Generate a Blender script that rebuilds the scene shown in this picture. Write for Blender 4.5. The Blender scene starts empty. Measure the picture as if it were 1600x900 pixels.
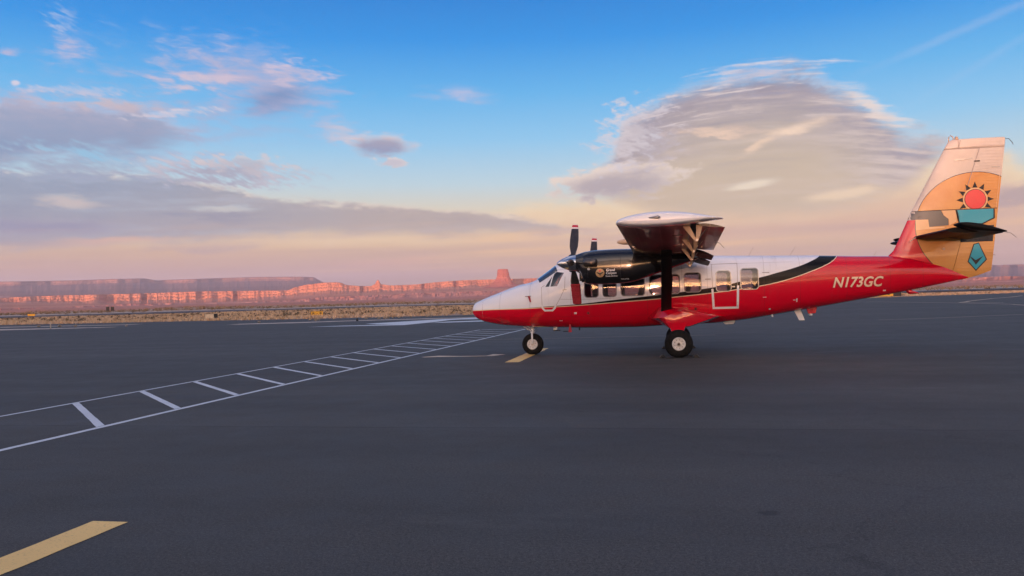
import bpy, bmesh, math, random
from math import radians, sin, cos, tan, pi, sqrt, atan2
from mathutils import Vector, Matrix
from mathutils.bvhtree import BVHTree
from mathutils import noise as mnoise

scene = bpy.context.scene
COL = scene.collection
random.seed(7)

CAM_AXES = [[0.979741, 0.198395, -0.027321], [0.029503, -0.008047, 0.999532], [-0.198082, 0.980089, 0.013737]]
CAM_POS = (6.3609, -25.0211, 1.7644)
CAM_F = 0.785468   # focal length in picture widths
CLOUD_AT = {'lens_small': (-20.35, 11.0, 2.64, 0.75, -2.4), 'lens_puff': (-19.71, 9.82, 1.32, 0.4, 1.6), 'lens_wisp': (-23.29, 11.84, 2.2, 1.01, -10.4), 'thin_wisp': (-14.79, 14.37, 3.3, 0.57, -2.4), 'right_wisp': (0.28, 15.74, 1.15, 0.17, -3.4), 'ul_cloud': (-28.97, 15.34, 6.31, 2.32, -6.4), 'ul_cloud_tip': (-25.79, 15.82, 3.15, 1.09, 4.6), 'ul_dark': (-27.53, 14.09, 3.78, 1.43, 5.6), 'ul_small': (-39.76, 15.93, 2.17, 1.29, -10.4), 'ul_streak': (-34.26, 12.6, 2.8, 0.28, 5.6), 'ul_whisp': (-40.6, 17.68, 1.16, 1.14, -48.4), 'edge_wisp': (-43.42, 15.41, 1.03, 0.36, 1.6), 'dot': (-42.92, 13.72, 0.34, 0.23, 1.6), 'mid_fill': (-40.06, 8.91, 10.22, 1.52, 1.6), 'mid_fill_b': (-29.73, 9.06, 6.01, 1.26, -4.4), 'left_low': (-41.51, 5.4, 6.47, 0.76, 1.6), 'left_low_b': (-31.87, 4.02, 5.2, 0.4, 1.6), 'wash': (-36.37, 11.98, 13.76, 4.8, 1.6), 'bankf_streak': (-37.83, 13.06, 4.69, 0.64, 1.6), 'ul_halo': (-30.41, 15.58, 8.83, 3.0, -4.4), 'ul_bright': (-32.84, 14.62, 2.8, 1.04, 5.6), 'bankf_rim': (-39.98, 13.53, 3.97, 0.34, 1.6), 'lens_rim': (13.51, 11.71, 3.06, 0.8, -32.4), 'lens_flank': (-3.19, 11.05, 2.64, 1.98, 21.6), 'lens_left': (-3.73, 8.08, 5.51, 1.32, 3.6), 'lens_leftb': (-2.08, 10.99, 3.08, 2.64, 36.6), 'lens_top': (6.25, 14.69, 4.58, 1.01, 1.6), 'streak_a': (2.96, 11.09, 3.98, 0.57, -3.4), 'streak_b': (7.86, 10.68, 3.22, 0.55, 8.6), 'streak_c': (5.9, 10.0, 2.4, 0.46, 31.6), 'gap_a': (5.4, 7.35, 2.33, 0.4, 7.6), 'gap_b': (11.04, 6.31, 3.44, 0.59, 5.6), 'left_gap': (-40.1, 6.82, 2.88, 0.4, -2.4), 'ripple': (-38.62, 9.78, 4.33, 0.56, -6.4), 'ripple_b': (-31.16, 8.94, 4.81, 1.01, -4.4), 'puff_row': (-29.31, 9.62, 2.94, 0.76, -4.4), 'mid_gap': (-30.81, 6.62, 2.52, 0.34, -1.4), 'right_patch': (21.22, 5.57, 2.24, 0.99, 1.6), 'pink_a': (-37.63, 4.46, 4.56, 0.36, 1.6), 'pink_b': (-20.42, 2.73, 7.48, 0.62, 3.6), 'tip_low': (-5.37, 6.05, 4.14, 0.55, 1.6), 'behind_wing': (-6.54, 4.64, 6.44, 0.44, 1.6)}
CLOUD_LINE = {'lens_top': [(-9.45, 6.19), (-8.58, 7.87), (-7.56, 8.73), (-5.26, 9.83), (-3.63, 11.51), (-3.13, 13.22), (-1.09, 14.16), (1.58, 15.13), (5.02, 15.43), (8.33, 15.27), (10.7, 14.18), (12.41, 12.92), (13.88, 11.47), (14.71, 10.65), (16.41, 10.29), (18.15, 9.57), (19.3, 8.07)], 'lens_bot': [(-9.41, 7.54), (-8.05, 7.49), (-4.9, 6.57), (-2.24, 5.56), (2.12, 4.74), (6.35, 4.35), (10.4, 4.59), (14.26, 5.69), (16.13, 7.03), (17.94, 8.54), (19.01, 9.46)], 'veil_top': [(-15.84, 5.89), (-12.17, 6.94), (-8.96, 7.43), (-4.43, 7.35), (2.23, 8.33), (10.52, 8.56), (14.35, 8.61), (17.26, 8.89), (21.26, 7.09)], 'veil_bot': [(-15.91, 3.41), (-6.81, 2.93), (2.05, 2.4), (10.33, 2.48), (21.11, 2.13)], 'bankh_top': [(-45.7, 9.16), (-43.79, 8.85), (-39.71, 8.93), (-34.91, 8.82), (-31.78, 8.42), (-28.1, 7.64), (-23.84, 7.22), (-18.53, 6.92), (-13.1, 6.51), (-9.01, 5.72), (-5.41, 4.6), (-2.29, 3.68)], 'bankh_bot': [(-45.78, 3.41), (-43.87, 3.5), (-36.9, 3.85), (-31.87, 4.06), (-26.91, 4.34), (-20.38, 4.35), (-14.98, 4.16), (-11.33, 4.16), (-6.78, 4.2), (-2.28, 4.04)], 'bankf_top': [(-45.63, 13.47), (-43.71, 13.33), (-41.71, 13.4), (-38.91, 13.51), (-36.71, 13.46), (-34.83, 12.96), (-32.89, 12.19), (-31.71, 11.59), (-28.87, 10.48)], 'bankf_bot': [(-45.72, 7.72), (-43.8, 8.01), (-40.42, 8.66), (-37.54, 9.2), (-34.51, 9.82), (-32.53, 10.48), (-31.52, 11.18), (-28.83, 12.37)]}
TRAIL = [(11.07, 13.49, 21.56, 16.48), (14.43, 11.16, 21.83, 14.71)]
CLIFF_TOP = [(-68.91, 0.91), (-43.91, 0.91), (-42.26, 0.97), (-40.2, 1.0), (-37.51, 1.01), (-35.07, 1.04), (-33.12, 1.08), (-29.08, 1.05), (-27.75, 1.02), (-26.99, 1.02), (-26.56, 1.21), (-25.92, 1.35), (-25.62, 1.39), (-24.62, 1.5), (-23.76, 1.51), (-23.41, 1.47), (-23.11, 1.31), (-22.23, 1.21), (-21.35, 1.18), (-21.08, 1.33), (-20.94, 1.57), (-20.87, 1.62), (-20.81, 1.57), (-20.68, 1.3), (-20.02, 1.19), (-18.22, 1.22), (-16.87, 1.34), (-15.05, 1.43), (-12.78, 1.44), (-9.58, 1.44), (-6.85, 1.52), (-2.36, 1.52), (6.26, 1.45), (14.12, 1.35), (21.08, 1.25), (46.08, 1.05)]
CLIFF_BASE = [(-68.92, 0.56), (-43.92, 0.56), (-40.56, 0.45), (-35.08, 0.3), (-31.95, 0.28), (-29.1, 0.36), (-26.36, 0.5), (-24.43, 0.63), (-22.24, 0.69), (-20.47, 0.69), (-18.69, 0.66), (-16.43, 0.78), (-14.61, 0.83), (-11.88, 0.85), (-9.6, 0.87), (-2.38, 0.85), (10.28, 0.7), (19.41, 0.66), (21.07, 0.67), (46.07, 0.47000000000000003)]
PLATEAU_TOP = [(-68.9, 1.89), (-43.9, 1.89), (-41.91, 1.9), (-39.83, 1.92), (-37.86, 1.98), (-36.0, 1.99), (-35.24, 1.85), (-34.47, 1.88), (-31.91, 1.93), (-29.06, 1.98), (-26.12, 1.94), (-25.26, 1.89), (-24.92, 1.69), (-24.62, 1.52), (-23.11, 1.13)]
BUTTE_TOP = [(-12.69, 1.23), (-12.55, 1.5), (-12.44, 1.91), (-12.42, 2.14), (-11.71, 2.14), (-11.67, 1.89), (-11.59, 1.61), (-11.37, 1.24), (-10.88, 0.91)]
DARK_LINE = [(-43.93, 0.01), (-41.94, -0.0), (-37.71, -0.05), (-29.11, -0.12), (-24.01, 0.04), (-18.7, 0.21), (-13.27, 0.2), (17.69, 0.28), (21.06, 0.32)]


# ------------------------------------------------------------------ camera
cam_data = bpy.data.cameras.new('camera')
cam = bpy.data.objects.new('camera', cam_data)
COL.objects.link(cam)
_r, _u, _f = [Vector(a) for a in CAM_AXES]
_m = Matrix((( _r.x, _u.x, -_f.x, CAM_POS[0]), (_r.y, _u.y, -_f.y, CAM_POS[1]), (_r.z, _u.z, -_f.z, CAM_POS[2]), (0, 0, 0, 1)))
cam.matrix_world = _m
cam_data.sensor_fit = 'HORIZONTAL'
cam_data.sensor_width = 36.0
cam_data.lens = 36.0 * CAM_F
cam_data.clip_start = 0.1
cam_data.clip_end = 90000
scene.camera = cam

# ------------------------------------------------------------------ render settings
scene.view_settings.view_transform = 'Standard'
scene.view_settings.look = 'None'
EXPOSURE = 2.5                       # dusk light, camera opened up
scene.view_settings.exposure = EXPOSURE
scene.view_settings.gamma = 1.0
scene.view_settings.use_curve_mapping = False
scene.render.engine = 'CYCLES'
scene.cycles.use_denoising = True
scene.cycles.max_bounces = 8
scene.cycles.volume_bounces = 0
scene.cycles.sample_clamp_indirect = 6.0

# ------------------------------------------------------------------ low sun behind the camera
SUN_EL = radians(1.1)
SUN_AZ = radians(180.0 + 1.5)          # compass style, 0 = +Y, clockwise
sun_data = bpy.data.lights.new('sun', 'SUN')
sun_data.energy = 2.6
sun_data.color = (1.0, 0.50, 0.32)
sun_data.angle = radians(0.5)
sun = bpy.data.objects.new('sun', sun_data)
COL.objects.link(sun)
_sd = Vector((sin(SUN_AZ) * cos(SUN_EL), cos(SUN_AZ) * cos(SUN_EL), sin(SUN_EL)))
sun.rotation_euler = _sd.to_track_quat('Z', 'Y').to_euler()
sun.location = (0, -60, 40)

# ------------------------------------------------------------------ node helpers
def lin(r, g, b):
    f = lambda c: (c / 12.92 if c <= 0.04045 else ((c + 0.055) / 1.055) ** 2.4)
    return (f(r / 255), f(g / 255), f(b / 255))

class Val:
    """a value socket with arithmetic"""
    def __init__(self, g, s): self.g, self.s = g, s
    def _op(self, op, *o, clamp=False):
        n = self.g.nt.nodes.new('ShaderNodeMath'); n.operation = op; n.use_clamp = clamp
        for i, a in enumerate((self,) + o):
            if isinstance(a, Val): self.g.nt.links.new(a.s, n.inputs[i])
            else: n.inputs[i].default_value = a
        return Val(self.g, n.outputs[0])
    def __add__(s, o): return s._op('ADD', o)
    __radd__ = __add__
    def __sub__(s, o): return s._op('SUBTRACT', o)
    def __rsub__(s, o): return s.g.const(o)._op('SUBTRACT', s)
    def __mul__(s, o): return s._op('MULTIPLY', o)
    __rmul__ = __mul__
    def __truediv__(s, o): return s._op('DIVIDE', o)
    def __neg__(s): return s * -1.0
    def abs(s): return s._op('ABSOLUTE')
    def sqrt(s): return s._op('SQRT')
    def min(s, o): return s._op('MINIMUM', o)
    def max(s, o): return s._op('MAXIMUM', o)
    def pow(s, o): return s._op('POWER', o)
    def lt(s, o): return s._op('LESS_THAN', o)
    def gt(s, o): return s._op('GREATER_THAN', o)
    def clamp(s): return s._op('ADD', 0.0, clamp=True)

class Graph:
    def __init__(self, nt): self.nt = nt
    def new(self, t): return self.nt.nodes.new(t)
    def link(self, a, b): self.nt.links.new(a.s if isinstance(a, Val) else a, b)
    def const(self, v):
        n = self.new('ShaderNodeValue'); n.outputs[0].default_value = v
        return Val(self, n.outputs[0])
    def smooth(self, v, a, b, lo=0.0, hi=1.0):
        n = self.new('ShaderNodeMapRange'); n.interpolation_type = 'SMOOTHSTEP'
        self.link(v, n.inputs['Value'])
        n.inputs['From Min'].default_value = a; n.inputs['From Max'].default_value = b
        n.inputs['To Min'].default_value = lo; n.inputs['To Max'].default_value = hi
        return Val(self, n.outputs[0])
    def combine(self, x, y, z=0.0):
        n = self.new('ShaderNodeCombineXYZ')
        for i, a in enumerate((x, y, z)):
            if isinstance(a, Val): self.link(a, n.inputs[i])
            else: n.inputs[i].default_value = a
        return n.outputs[0]
    def noise(self, vec, scale, detail=4.0, rough=0.55, dist=0.0):
        n = self.new('ShaderNodeTexNoise')
        n.inputs['Scale'].default_value = scale; n.inputs['Detail'].default_value = detail
        n.inputs['Roughness'].default_value = rough; n.inputs['Distortion'].default_value = dist
        if vec is not None: self.link(vec, n.inputs['Vector'])
        return Val(self, n.outputs['Fac'])
    def mix(self, fac, a, b, mode='MIX'):
        n = self.new('ShaderNodeMix'); n.data_type = 'RGBA'; n.blend_type = mode
        if isinstance(fac, Val): self.link(fac, n.inputs[0])
        else: n.inputs[0].default_value = fac
        for s, i in ((a, 6), (b, 7)):
            if isinstance(s, (tuple, list)): n.inputs[i].default_value = tuple(s)[:3] + (1.0,)
            else: self.link(s, n.inputs[i])
        return n.outputs[2]
    def ramp(self, v, stops, interp='LINEAR'):
        n = self.new('ShaderNodeValToRGB'); n.color_ramp.interpolation = interp
        e = n.color_ramp.elements
        while len(e) > 1: e.remove(e[-1])
        e[0].position = stops[0][0]; e[0].color = tuple(stops[0][1]) + (1.0,)
        for p, c in stops[1:]:
            k = e.new(p); k.color = tuple(c) + (1.0,)
        self.link(v, n.inputs[0])
        return n.outputs[0]
    def curve(self, v, pts):
        n = self.new('ShaderNodeFloatCurve'); c = n.mapping.curves[0]
        pts = sorted(pts)
        c.points[0].location = pts[0]; c.points[1].location = pts[-1]
        for p in pts[1:-1]: c.points.new(*p)
        n.mapping.use_clip = False
        n.mapping.extend = 'HORIZONTAL'
        n.mapping.update()
        n.inputs['Factor'].default_value = 1.0
        self.link(v, n.inputs['Value'])
        return Val(self, n.outputs[0])

# ------------------------------------------------------------------ sky
world = bpy.data.worlds.new('World')
scene.world = world
world.use_nodes = True
wt = world.node_tree
wt.nodes.clear()
G = Graph(wt)
tc = G.new('ShaderNodeTexCoord')
sep = G.new('ShaderNodeSeparateXYZ'); G.link(tc.outputs['Generated'], sep.inputs[0])
dx, dy, dz = [Val(G, sep.outputs[i]) for i in range(3)]
AZ = dx._op('ARCTAN2', dy) * (180 / pi)                      # degrees, 0 = +Y
EL = dz._op('ARCSINE') * (180 / pi)
back0 = G.smooth(dy, 0.2, -0.7)
back = back0 * G.smooth(EL, 75.0, 22.0)                             # 1 on the sunset side

nishita = G.new('ShaderNodeTexSky')
nishita.sky_type = 'NISHITA'
nishita.sun_disc = False
nishita.sun_elevation = radians(1.6)
nishita.sun_rotation = SUN_AZ
nishita.altitude = 1300
nishita.air_density = 1.0
nishita.dust_density = 2.5
nishita.ozone_density = 1.0

SKYK = 10.0 / 2 ** EXPOSURE            # so that the colours below are as seen at this exposure
e01 = (EL * (1 / 40.0)).clamp()
# clear sky opposite the sun, by elevation
front = G.ramp(e01, [(0.0, lin(176, 142, 142)), (0.05, lin(206, 164, 140)), (0.10, lin(228, 192, 150)), (0.15, lin(230, 214, 184)),
                     (0.205, lin(190, 217, 228)), (0.28, lin(140, 203, 242)), (0.36, lin(92, 182, 240)), (0.45, lin(30, 150, 232)),
                     (0.56, lin(0, 121, 210)), (0.75, lin(24, 100, 182)), (1.0, lin(30, 92, 165))])
# sunset side
nish = G.new('ShaderNodeMix'); nish.data_type = 'RGBA'; nish.blend_type = 'MULTIPLY'; nish.inputs[0].default_value = 1.0
hsv = G.new('ShaderNodeHueSaturation'); G.link(G.smooth(EL, 3.0, 16.0, 0.85, 0.5), hsv.inputs['Saturation']); G.link(nishita.outputs[0], hsv.inputs['Color']); G.link(hsv.outputs[0], nish.inputs[6]); nish.inputs[7].default_value = (1.55, 1.45, 1.6, 1)
NISH_GAIN = 1.0
sky = G.mix(back, G.mix(1.0, front, (SKYK,) * 3, 'MULTIPLY'), nish.outputs[2])

# ---- cloud fields (degrees of azimuth and elevation)
P0 = G.combine(AZ, EL, 0.0)
def fld(sx, sy, seed, detail=5, rough=0.55, rot=0.0, dist=0.0):
    c, s = cos(radians(rot)), sin(radians(rot))
    x = (AZ * c + EL * s) * sx; y = (EL * c - AZ * s) * sy
    return G.noise(G.combine(x, y, seed), 1.0, detail, rough, dist) - 0.5
nA = fld(0.16, 0.55, 1.3, 7, 0.60, 4)            # broad streaky
nB = fld(0.55, 1.9, 5.1, 5, 0.60, -4, 0.4)        # finer streaks
nC = fld(0.9, 1.6, 9.7, 6, 0.62, 0, 0.3)            # puffs
nR = fld(1.3, 5.0, 3.3, 3, 0.5, -22)              # ripple rows
nS = fld(0.06, 0.9, 7.7, 6, 0.6, 2)             # long strands
wx = AZ + nA * 5.0 + nB * 1.2
wy = EL + nA * 1.6 + nB * 0.5
L = lin
state = {'sky': sky}
def put(d, col, alpha=1.0):
    state['sky'] = G.mix(d * alpha if alpha != 1.0 else d, state['sky'], G.mix(1.0, col, (SKYK,) * 3, 'MULTIPLY') if not isinstance(col, tuple) else tuple(SKYK * c for c in col))
def blob_s(key, warp=1.0, kx=1.0, ky=1.0):
    a, e, ra, re, rot = CLOUD_AT[key]
    c, s = cos(radians(rot)), sin(radians(rot))
    X = (wx if warp else AZ) - a; Y = (wy if warp else EL) - e
    x = (X * c + Y * s) / (ra * kx); y = (Y * c - X * s) / (re * ky)
    return 1.0 - (x * x + y * y).sqrt(), y
tex = G.smooth(nB * 0.9 + nS * 0.7 + nR * 0.25, -0.13, 0.17)          # fibrous breaks in thin cloud
def cloud_blob(key, rim, body, alpha=1.0, soft=0.45, amp=0.8, n=None, low=None, kx=1.0, ky=1.0, warp=1, wisp=0.0):
    s, y = blob_s(key, warp, kx, ky)
    t = s + (n if n is not None else nB) * amp
    d = G.smooth(t, 0.0, soft)
    if wisp: d = d * (tex * wisp + (1.0 - wisp))
    b = G.smooth(s - y * 0.35 + nC * 0.5, 0.0, 0.75)
    put(d, G.mix(b, rim, body) if low is None else G.mix(b, rim, G.mix(G.smooth(y, -0.6, 0.5), low, body)), alpha)
AX0, AX1, EY = -95.0, 75.0, 30.0
Xn = (AZ - AX0) / (AX1 - AX0)
def edge(key): 
    return G.curve(Xn, [((a - AX0) / (AX1 - AX0), e / EY) for a, e in CLOUD_LINE[key]]) * EY
def cloud_band(top, bot, rim, body, low, alpha=1.0, st=1.0, sb=1.0, at=1.6, ab=1.6, n=None, rimw=1.2, x0=None, x1=None, xs=4.0, yspan=5.0):
    T = edge(top); Bt = edge(bot)
    n = nB if n is None else n
    up = (T - EL) + n * at + nA * at
    dn = (EL - Bt) + nA * ab * 1.4 + nB * ab * 0.5
    d = G.smooth(up, 0.0, st) * G.smooth(dn, 0.0, sb)
    if x0 is not None: d = d * G.smooth(AZ + nA * 6, x0, x0 + xs)
    if x1 is not None: d = d * G.smooth(AZ + nA * 6, x1, x1 - xs)
    k = G.smooth(up + nC * 1.4 + nS * 1.2, 0.0, rimw * 2)
    v = G.smooth((T - EL) + nS * 3.0 + nA * 3.0, 0.5, yspan)
    put(d, G.mix(k, rim, G.mix(v, body, low)), alpha)
    return d, T

# warm veil low on the right, long grey bank on the left, then the separate clouds
cloud_band('veil_top', 'veil_bot', L(250, 222, 180), L(242, 210, 170), L(226, 184, 156), alpha=0.85, st=1.6, sb=1.6, at=2.0, rimw=1.5)
bl = G.smooth(AZ + nA * 6, -42.0, -15.0)
dH, TH = cloud_band('bankh_top', 'bankh_bot', L(232, 214, 200), G.mix(bl, L(142, 158, 182), L(180, 168, 164)), G.mix(bl, L(152, 158, 178), L(196, 170, 154)), alpha=0.94, st=0.55, sb=1.0, at=1.1, ab=1.1, rimw=0.35, x1=4.0, xs=10, n=nB + nR * 0.25)
put(dH * G.smooth(nS * 1.2 + nB * 0.5, 0.02, 0.22), G.mix(bl, L(168, 184, 200), L(200, 188, 186)), 0.5)
put(dH * G.smooth(nS * 1.2 + nB * 0.5, -0.02, -0.22), G.mix(bl, L(128, 142, 170), L(158, 150, 162)), 0.55)
cloud_blob('left_low', L(160, 160, 182), L(142, 144, 174), 0.8, 0.9, 1.4, nS + nB * 0.5, wisp=0.25)
cloud_blob('left_low_b', L(176, 160, 172), L(160, 150, 170), 0.6, 0.9, 1.8, nS + nB * 0.5, wisp=0.3)
cloud_blob('left_gap', L(222, 214, 204), L(228, 208, 196), 0.55, 0.8, 0.5, nS)
cloud_blob('mid_gap', L(190, 204, 214), L(206, 208, 206), 0.7, 0.7, 0.8, nS)
cloud_blob('wash', L(160, 182, 222), L(170, 180, 212), 0.75, 1.0, 1.2, nS + nB * 0.6, wisp=0.8)
dF, TF = cloud_band('bankf_top', 'bankf_bot', L(200, 194, 214), L(154, 164, 192), L(126, 150, 186), alpha=0.93, st=1.1, sb=1.8, at=2.0, ab=2.2, rimw=0.7, x1=-29.5, xs=6, n=nB + nC * 0.4)
put(dF * tex * G.smooth(EL, 10.5, 13.0), L(196, 188, 206), 0.45)
cloud_blob('bankf_streak', L(206, 190, 198), L(210, 190, 192), 0.6, 0.9, 2.0, nS + nB, wisp=0.5)
cloud_blob('mid_fill', L(176, 186, 206), L(154, 168, 192), 0.8, 1.0, 1.6, nB + nR * 0.9, wisp=0.35)
cloud_blob('mid_fill_b', L(190, 190, 206), L(166, 172, 192), 0.7, 1.0, 2.2, nC + nR * 0.9, wisp=0.45)
cloud_blob('ripple', L(150, 196, 224), L(142, 200, 232), 0.8, 1.0, 3.0, nR + nB * 0.5)
cloud_blob('ripple_b', L(206, 200, 210), L(170, 172, 190), 0.9, 0.8, 2.8, nR + nB * 0.4)
cloud_blob('puff_row', L(216, 206, 208), L(190, 186, 196), 0.65, 0.5, 3.2, nC + nR * 0.6)
cloud_blob('ul_halo', L(150, 182, 226), L(168, 184, 220), 0.7, 1.0, 1.8, nB + nS * 0.6, wisp=0.6)
cloud_blob('ul_dark', L(150, 172, 212), L(122, 150, 196), 0.9, 1.0, 1.0, nA + nB * 0.4, kx=1.15, ky=1.2)
cloud_blob('ul_cloud', L(190, 188, 220), L(178, 180, 212), 0.92, 1.0, 1.7, nB + nS * 0.5, wisp=0.35, kx=1.15, ky=1.15)
cloud_blob('ul_cloud_tip', L(226, 206, 220), L(200, 190, 212), 0.8, 0.8, 2.4, nB + nS * 0.8, wisp=0.55)
cloud_blob('ul_bright', L(222, 200, 214), L(226, 204, 212), 0.6, 0.9, 2.4, nB + nS, wisp=0.7)
cloud_blob('ul_dark', L(140, 166, 208), L(118, 147, 192), 0.7, 1.2, 1.0, nA, kx=0.75, ky=0.7)
cloud_blob('ul_small', L(176, 186, 222), L(202, 192, 216), 0.75, 1.0, 2.2, nB + nS * 0.5, wisp=0.6)
cloud_blob('ul_streak', L(222, 216, 228), L(214, 208, 222), 0.8, 0.8, 2.4, nR + nB * 0.5, wisp=0.4)
cloud_blob('bankf_rim', L(218, 208, 222), L(212, 204, 220), 0.7, 0.9, 2.4, nR + nB * 0.6, wisp=0.4)
cloud_blob('ul_whisp', L(150, 182, 224), L(196, 204, 228), 0.45, 0.9, 3.4, nR, wisp=0.7)
cloud_blob('edge_wisp', L(186, 186, 218), L(206, 190, 212), 0.7, 0.9, 1.8, nB, wisp=0.6)
cloud_blob('dot', L(228, 220, 232), L(222, 212, 226), 0.85, 0.6, 0.9, nC, warp=0)
cloud_blob('lens_wisp', L(176, 192, 224), L(204, 200, 216), 0.75, 1.0, 2.4, nB + nS * 0.6, wisp=0.6)
cloud_blob('lens_small', L(232, 210, 208), L(170, 164, 182), 0.95, 0.7, 1.3, nB + nC * 0.4, low=L(146, 154, 186), warp=0, kx=1.1, ky=1.35)
cloud_blob('lens_puff', L(228, 214, 212), L(204, 196, 206), 0.9, 0.45, 3.6, nC, warp=0)
cloud_blob('thin_wisp', L(160, 188, 228), L(192, 194, 224), 0.85, 1.1, 1.5, nB + nS * 0.6, wisp=0.35, kx=1.15, ky=1.3)
# the big lens cloud, built up of arching layers
arch = EL + (AZ - 6.0) * (AZ - 6.0) * 0.0125
nArch = G.noise(G.combine(AZ * 0.085, arch * 1.15 + nA * 0.5, 40.0), 1.0, 6, 0.62, 0.25) - 0.5
nArch2 = G.noise(G.combine(AZ * 0.22, arch * 2.6 + nB * 0.3, 44.0), 1.0, 5, 0.6, 0.2) - 0.5
dL, TL = cloud_band('lens_top', 'lens_bot', L(244, 230, 226), L(160, 152, 166), L(206, 186, 162), alpha=0.97, st=2.2, sb=1.6, at=2.1, ab=1.4, rimw=0.75, yspan=7.5, n=nB * 0.4 + nArch2 * 0.55 + nC * 0.55)
up = G.smooth(TL - EL, 6.5, 0.4) * G.smooth(AZ, 16.0, 8.0, 0.15, 1.0)
put(dL * G.smooth(nArch, -0.02, 0.20) * (up * 0.7 + 0.3), L(230, 210, 200), 0.75)
put(dL * G.smooth(nArch, -0.02, -0.22) * (up * 0.8 + 0.2), L(138, 138, 160), 0.75)
put(dL * G.smooth(nA + nC * 0.4, 0.0, 0.2) * up * G.smooth(AZ, 13.0, 6.0), L(142, 136, 154), 0.5)
put(dL * G.smooth(AZ + nB * 3, 8.0, 15.0) * G.smooth(nArch2 + nB * 0.6, -0.16, 0.14), L(224, 206, 196), 0.7)
put(dL * G.smooth(nA + nB * 0.5, -0.04, -0.22) * G.smooth(TL - EL, 9.0, 2.5), L(218, 200, 190), 0.45)
put(dL * G.smooth(nArch2, 0.04, 0.18) * up, L(244, 226, 218), 0.7)
put(dL * G.smooth(nArch2, -0.08, -0.24) * up, L(140, 146, 178), 0.55)
cloud_blob('lens_top', L(238, 226, 228), L(214, 202, 212), 0.8, 1.2, 3.0, nArch2 * 1.3 + nB * 0.4, wisp=0.35)
cloud_blob('lens_rim', L(244, 228, 220), L(240, 222, 212), 0.8, 0.9, 1.6, nArch2 + nB * 0.4)
cloud_blob('lens_left', L(238, 220, 206), L(188, 176, 178), 0.95, 0.4, 1.7, nC + nB * 0.4, low=L(178, 168, 174))
cloud_blob('lens_leftb', L(228, 216, 220), L(184, 174, 182), 0.8, 0.7, 2.8, nC + nArch2 * 0.6)
cloud_blob('lens_flank', L(210, 210, 222), L(220, 212, 216), 0.75, 0.6, 3.4, nC + nR * 0.5, warp=1, wisp=0.5)
cloud_blob('streak_a', L(226, 196, 178), L(248, 214, 188), 1.0, 0.9, 1.3, nB + nS * 0.5, wisp=0.3)
cloud_blob('streak_b', L(226, 200, 178), L(252, 222, 196), 1.0, 0.9, 1.0, nB, wisp=0.2)
cloud_blob('streak_c', L(214, 190, 172), L(240, 210, 184), 0.95, 1.0, 1.0, nB, wisp=0.3)
cloud_blob('gap_a', L(220, 206, 188), L(242, 226, 202), 0.85, 0.7, 1.0, nS)
cloud_blob('gap_b', L(230, 206, 180), L(246, 218, 184), 0.8, 0.7, 1.2, nS)
cloud_blob('right_patch', L(222, 190, 172), L(178, 158, 160), 0.85, 0.6, 1.0, nC)
cloud_blob('pink_a', L(226, 188, 166), L(230, 186, 164), 0.7, 0.9, 1.2, nS)
cloud_blob('pink_b', L(230, 186, 160), L(236, 180, 150), 0.55, 1.0, 1.2, nS)
cloud_blob('behind_wing', L(206, 172, 162), L(184, 160, 166), 0.6, 0.9, 1.2, nS)
# mauve band low on the left
put(G.smooth(AZ + nA * 5, -8.0, -26.0) * G.smooth(EL + nS * 1.5, 4.6, 1.6) * (1.0 - back0), L(196, 160, 164), 0.7)
# low pink-and-cream layering over the horizon
k = G.smooth(fld(0.035, 1.1, 21.0, 5, 0.55, 1), -0.08, 0.22) * G.smooth(EL, 0.3, 1.6) * G.smooth(EL, 6.0, 3.6) * (1.0 - back)
put(k, L(190, 158, 156), 0.5)
k = G.smooth(fld(0.05, 1.6, 31.0, 5, 0.55, 1), 0.02, 0.25) * G.smooth(EL, 0.8, 2.0) * G.smooth(EL, 6.0, 3.8) * (1.0 - back)
put(k, L(250, 200, 146), 0.75)
# old contrails
for (a0, e0, a1, e1), al in zip(TRAIL, (0.24, 0.14)):
    l = sqrt((a1 - a0) ** 2 + (e1 - e0) ** 2); ux, uy = (a1 - a0) / l, (e1 - e0) / l
    t = (AZ - a0) * ux + (EL - e0) * uy
    w = ((EL - e0) * ux - (AZ - a0) * uy + nB * 0.3).abs()
    d = G.smooth(w, 0.42, 0.0) * G.smooth(t, -1.0, 7.0) * G.smooth(t, 30.0, 14.0) * (nA * 1.2 + 0.8)
    put(d, L(200, 206, 232), al)
# broken cloud added over the unseen sky, warmer on the sunset side
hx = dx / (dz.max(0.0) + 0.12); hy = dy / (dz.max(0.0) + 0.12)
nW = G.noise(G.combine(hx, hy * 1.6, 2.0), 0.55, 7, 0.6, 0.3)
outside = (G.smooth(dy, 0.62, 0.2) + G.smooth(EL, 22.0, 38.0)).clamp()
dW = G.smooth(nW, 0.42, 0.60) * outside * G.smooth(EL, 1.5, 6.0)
# cloud colours raised as unseen fill light for the ground and whites
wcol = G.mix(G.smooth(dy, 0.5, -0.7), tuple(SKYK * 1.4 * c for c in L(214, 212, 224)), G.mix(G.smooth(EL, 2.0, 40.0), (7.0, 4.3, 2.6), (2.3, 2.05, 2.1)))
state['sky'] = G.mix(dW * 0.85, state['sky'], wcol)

bg = G.new('ShaderNodeBackground'); G.link(state['sky'], bg.inputs['Color'])
bg.inputs['Strength'].default_value = 0.1
wo = G.new('ShaderNodeOutputWorld'); G.link(bg.outputs[0], wo.inputs['Surface'])
world.cycles.sampling_method = 'MANUAL'
world.cycles.sample_map_resolution = 1024


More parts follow.
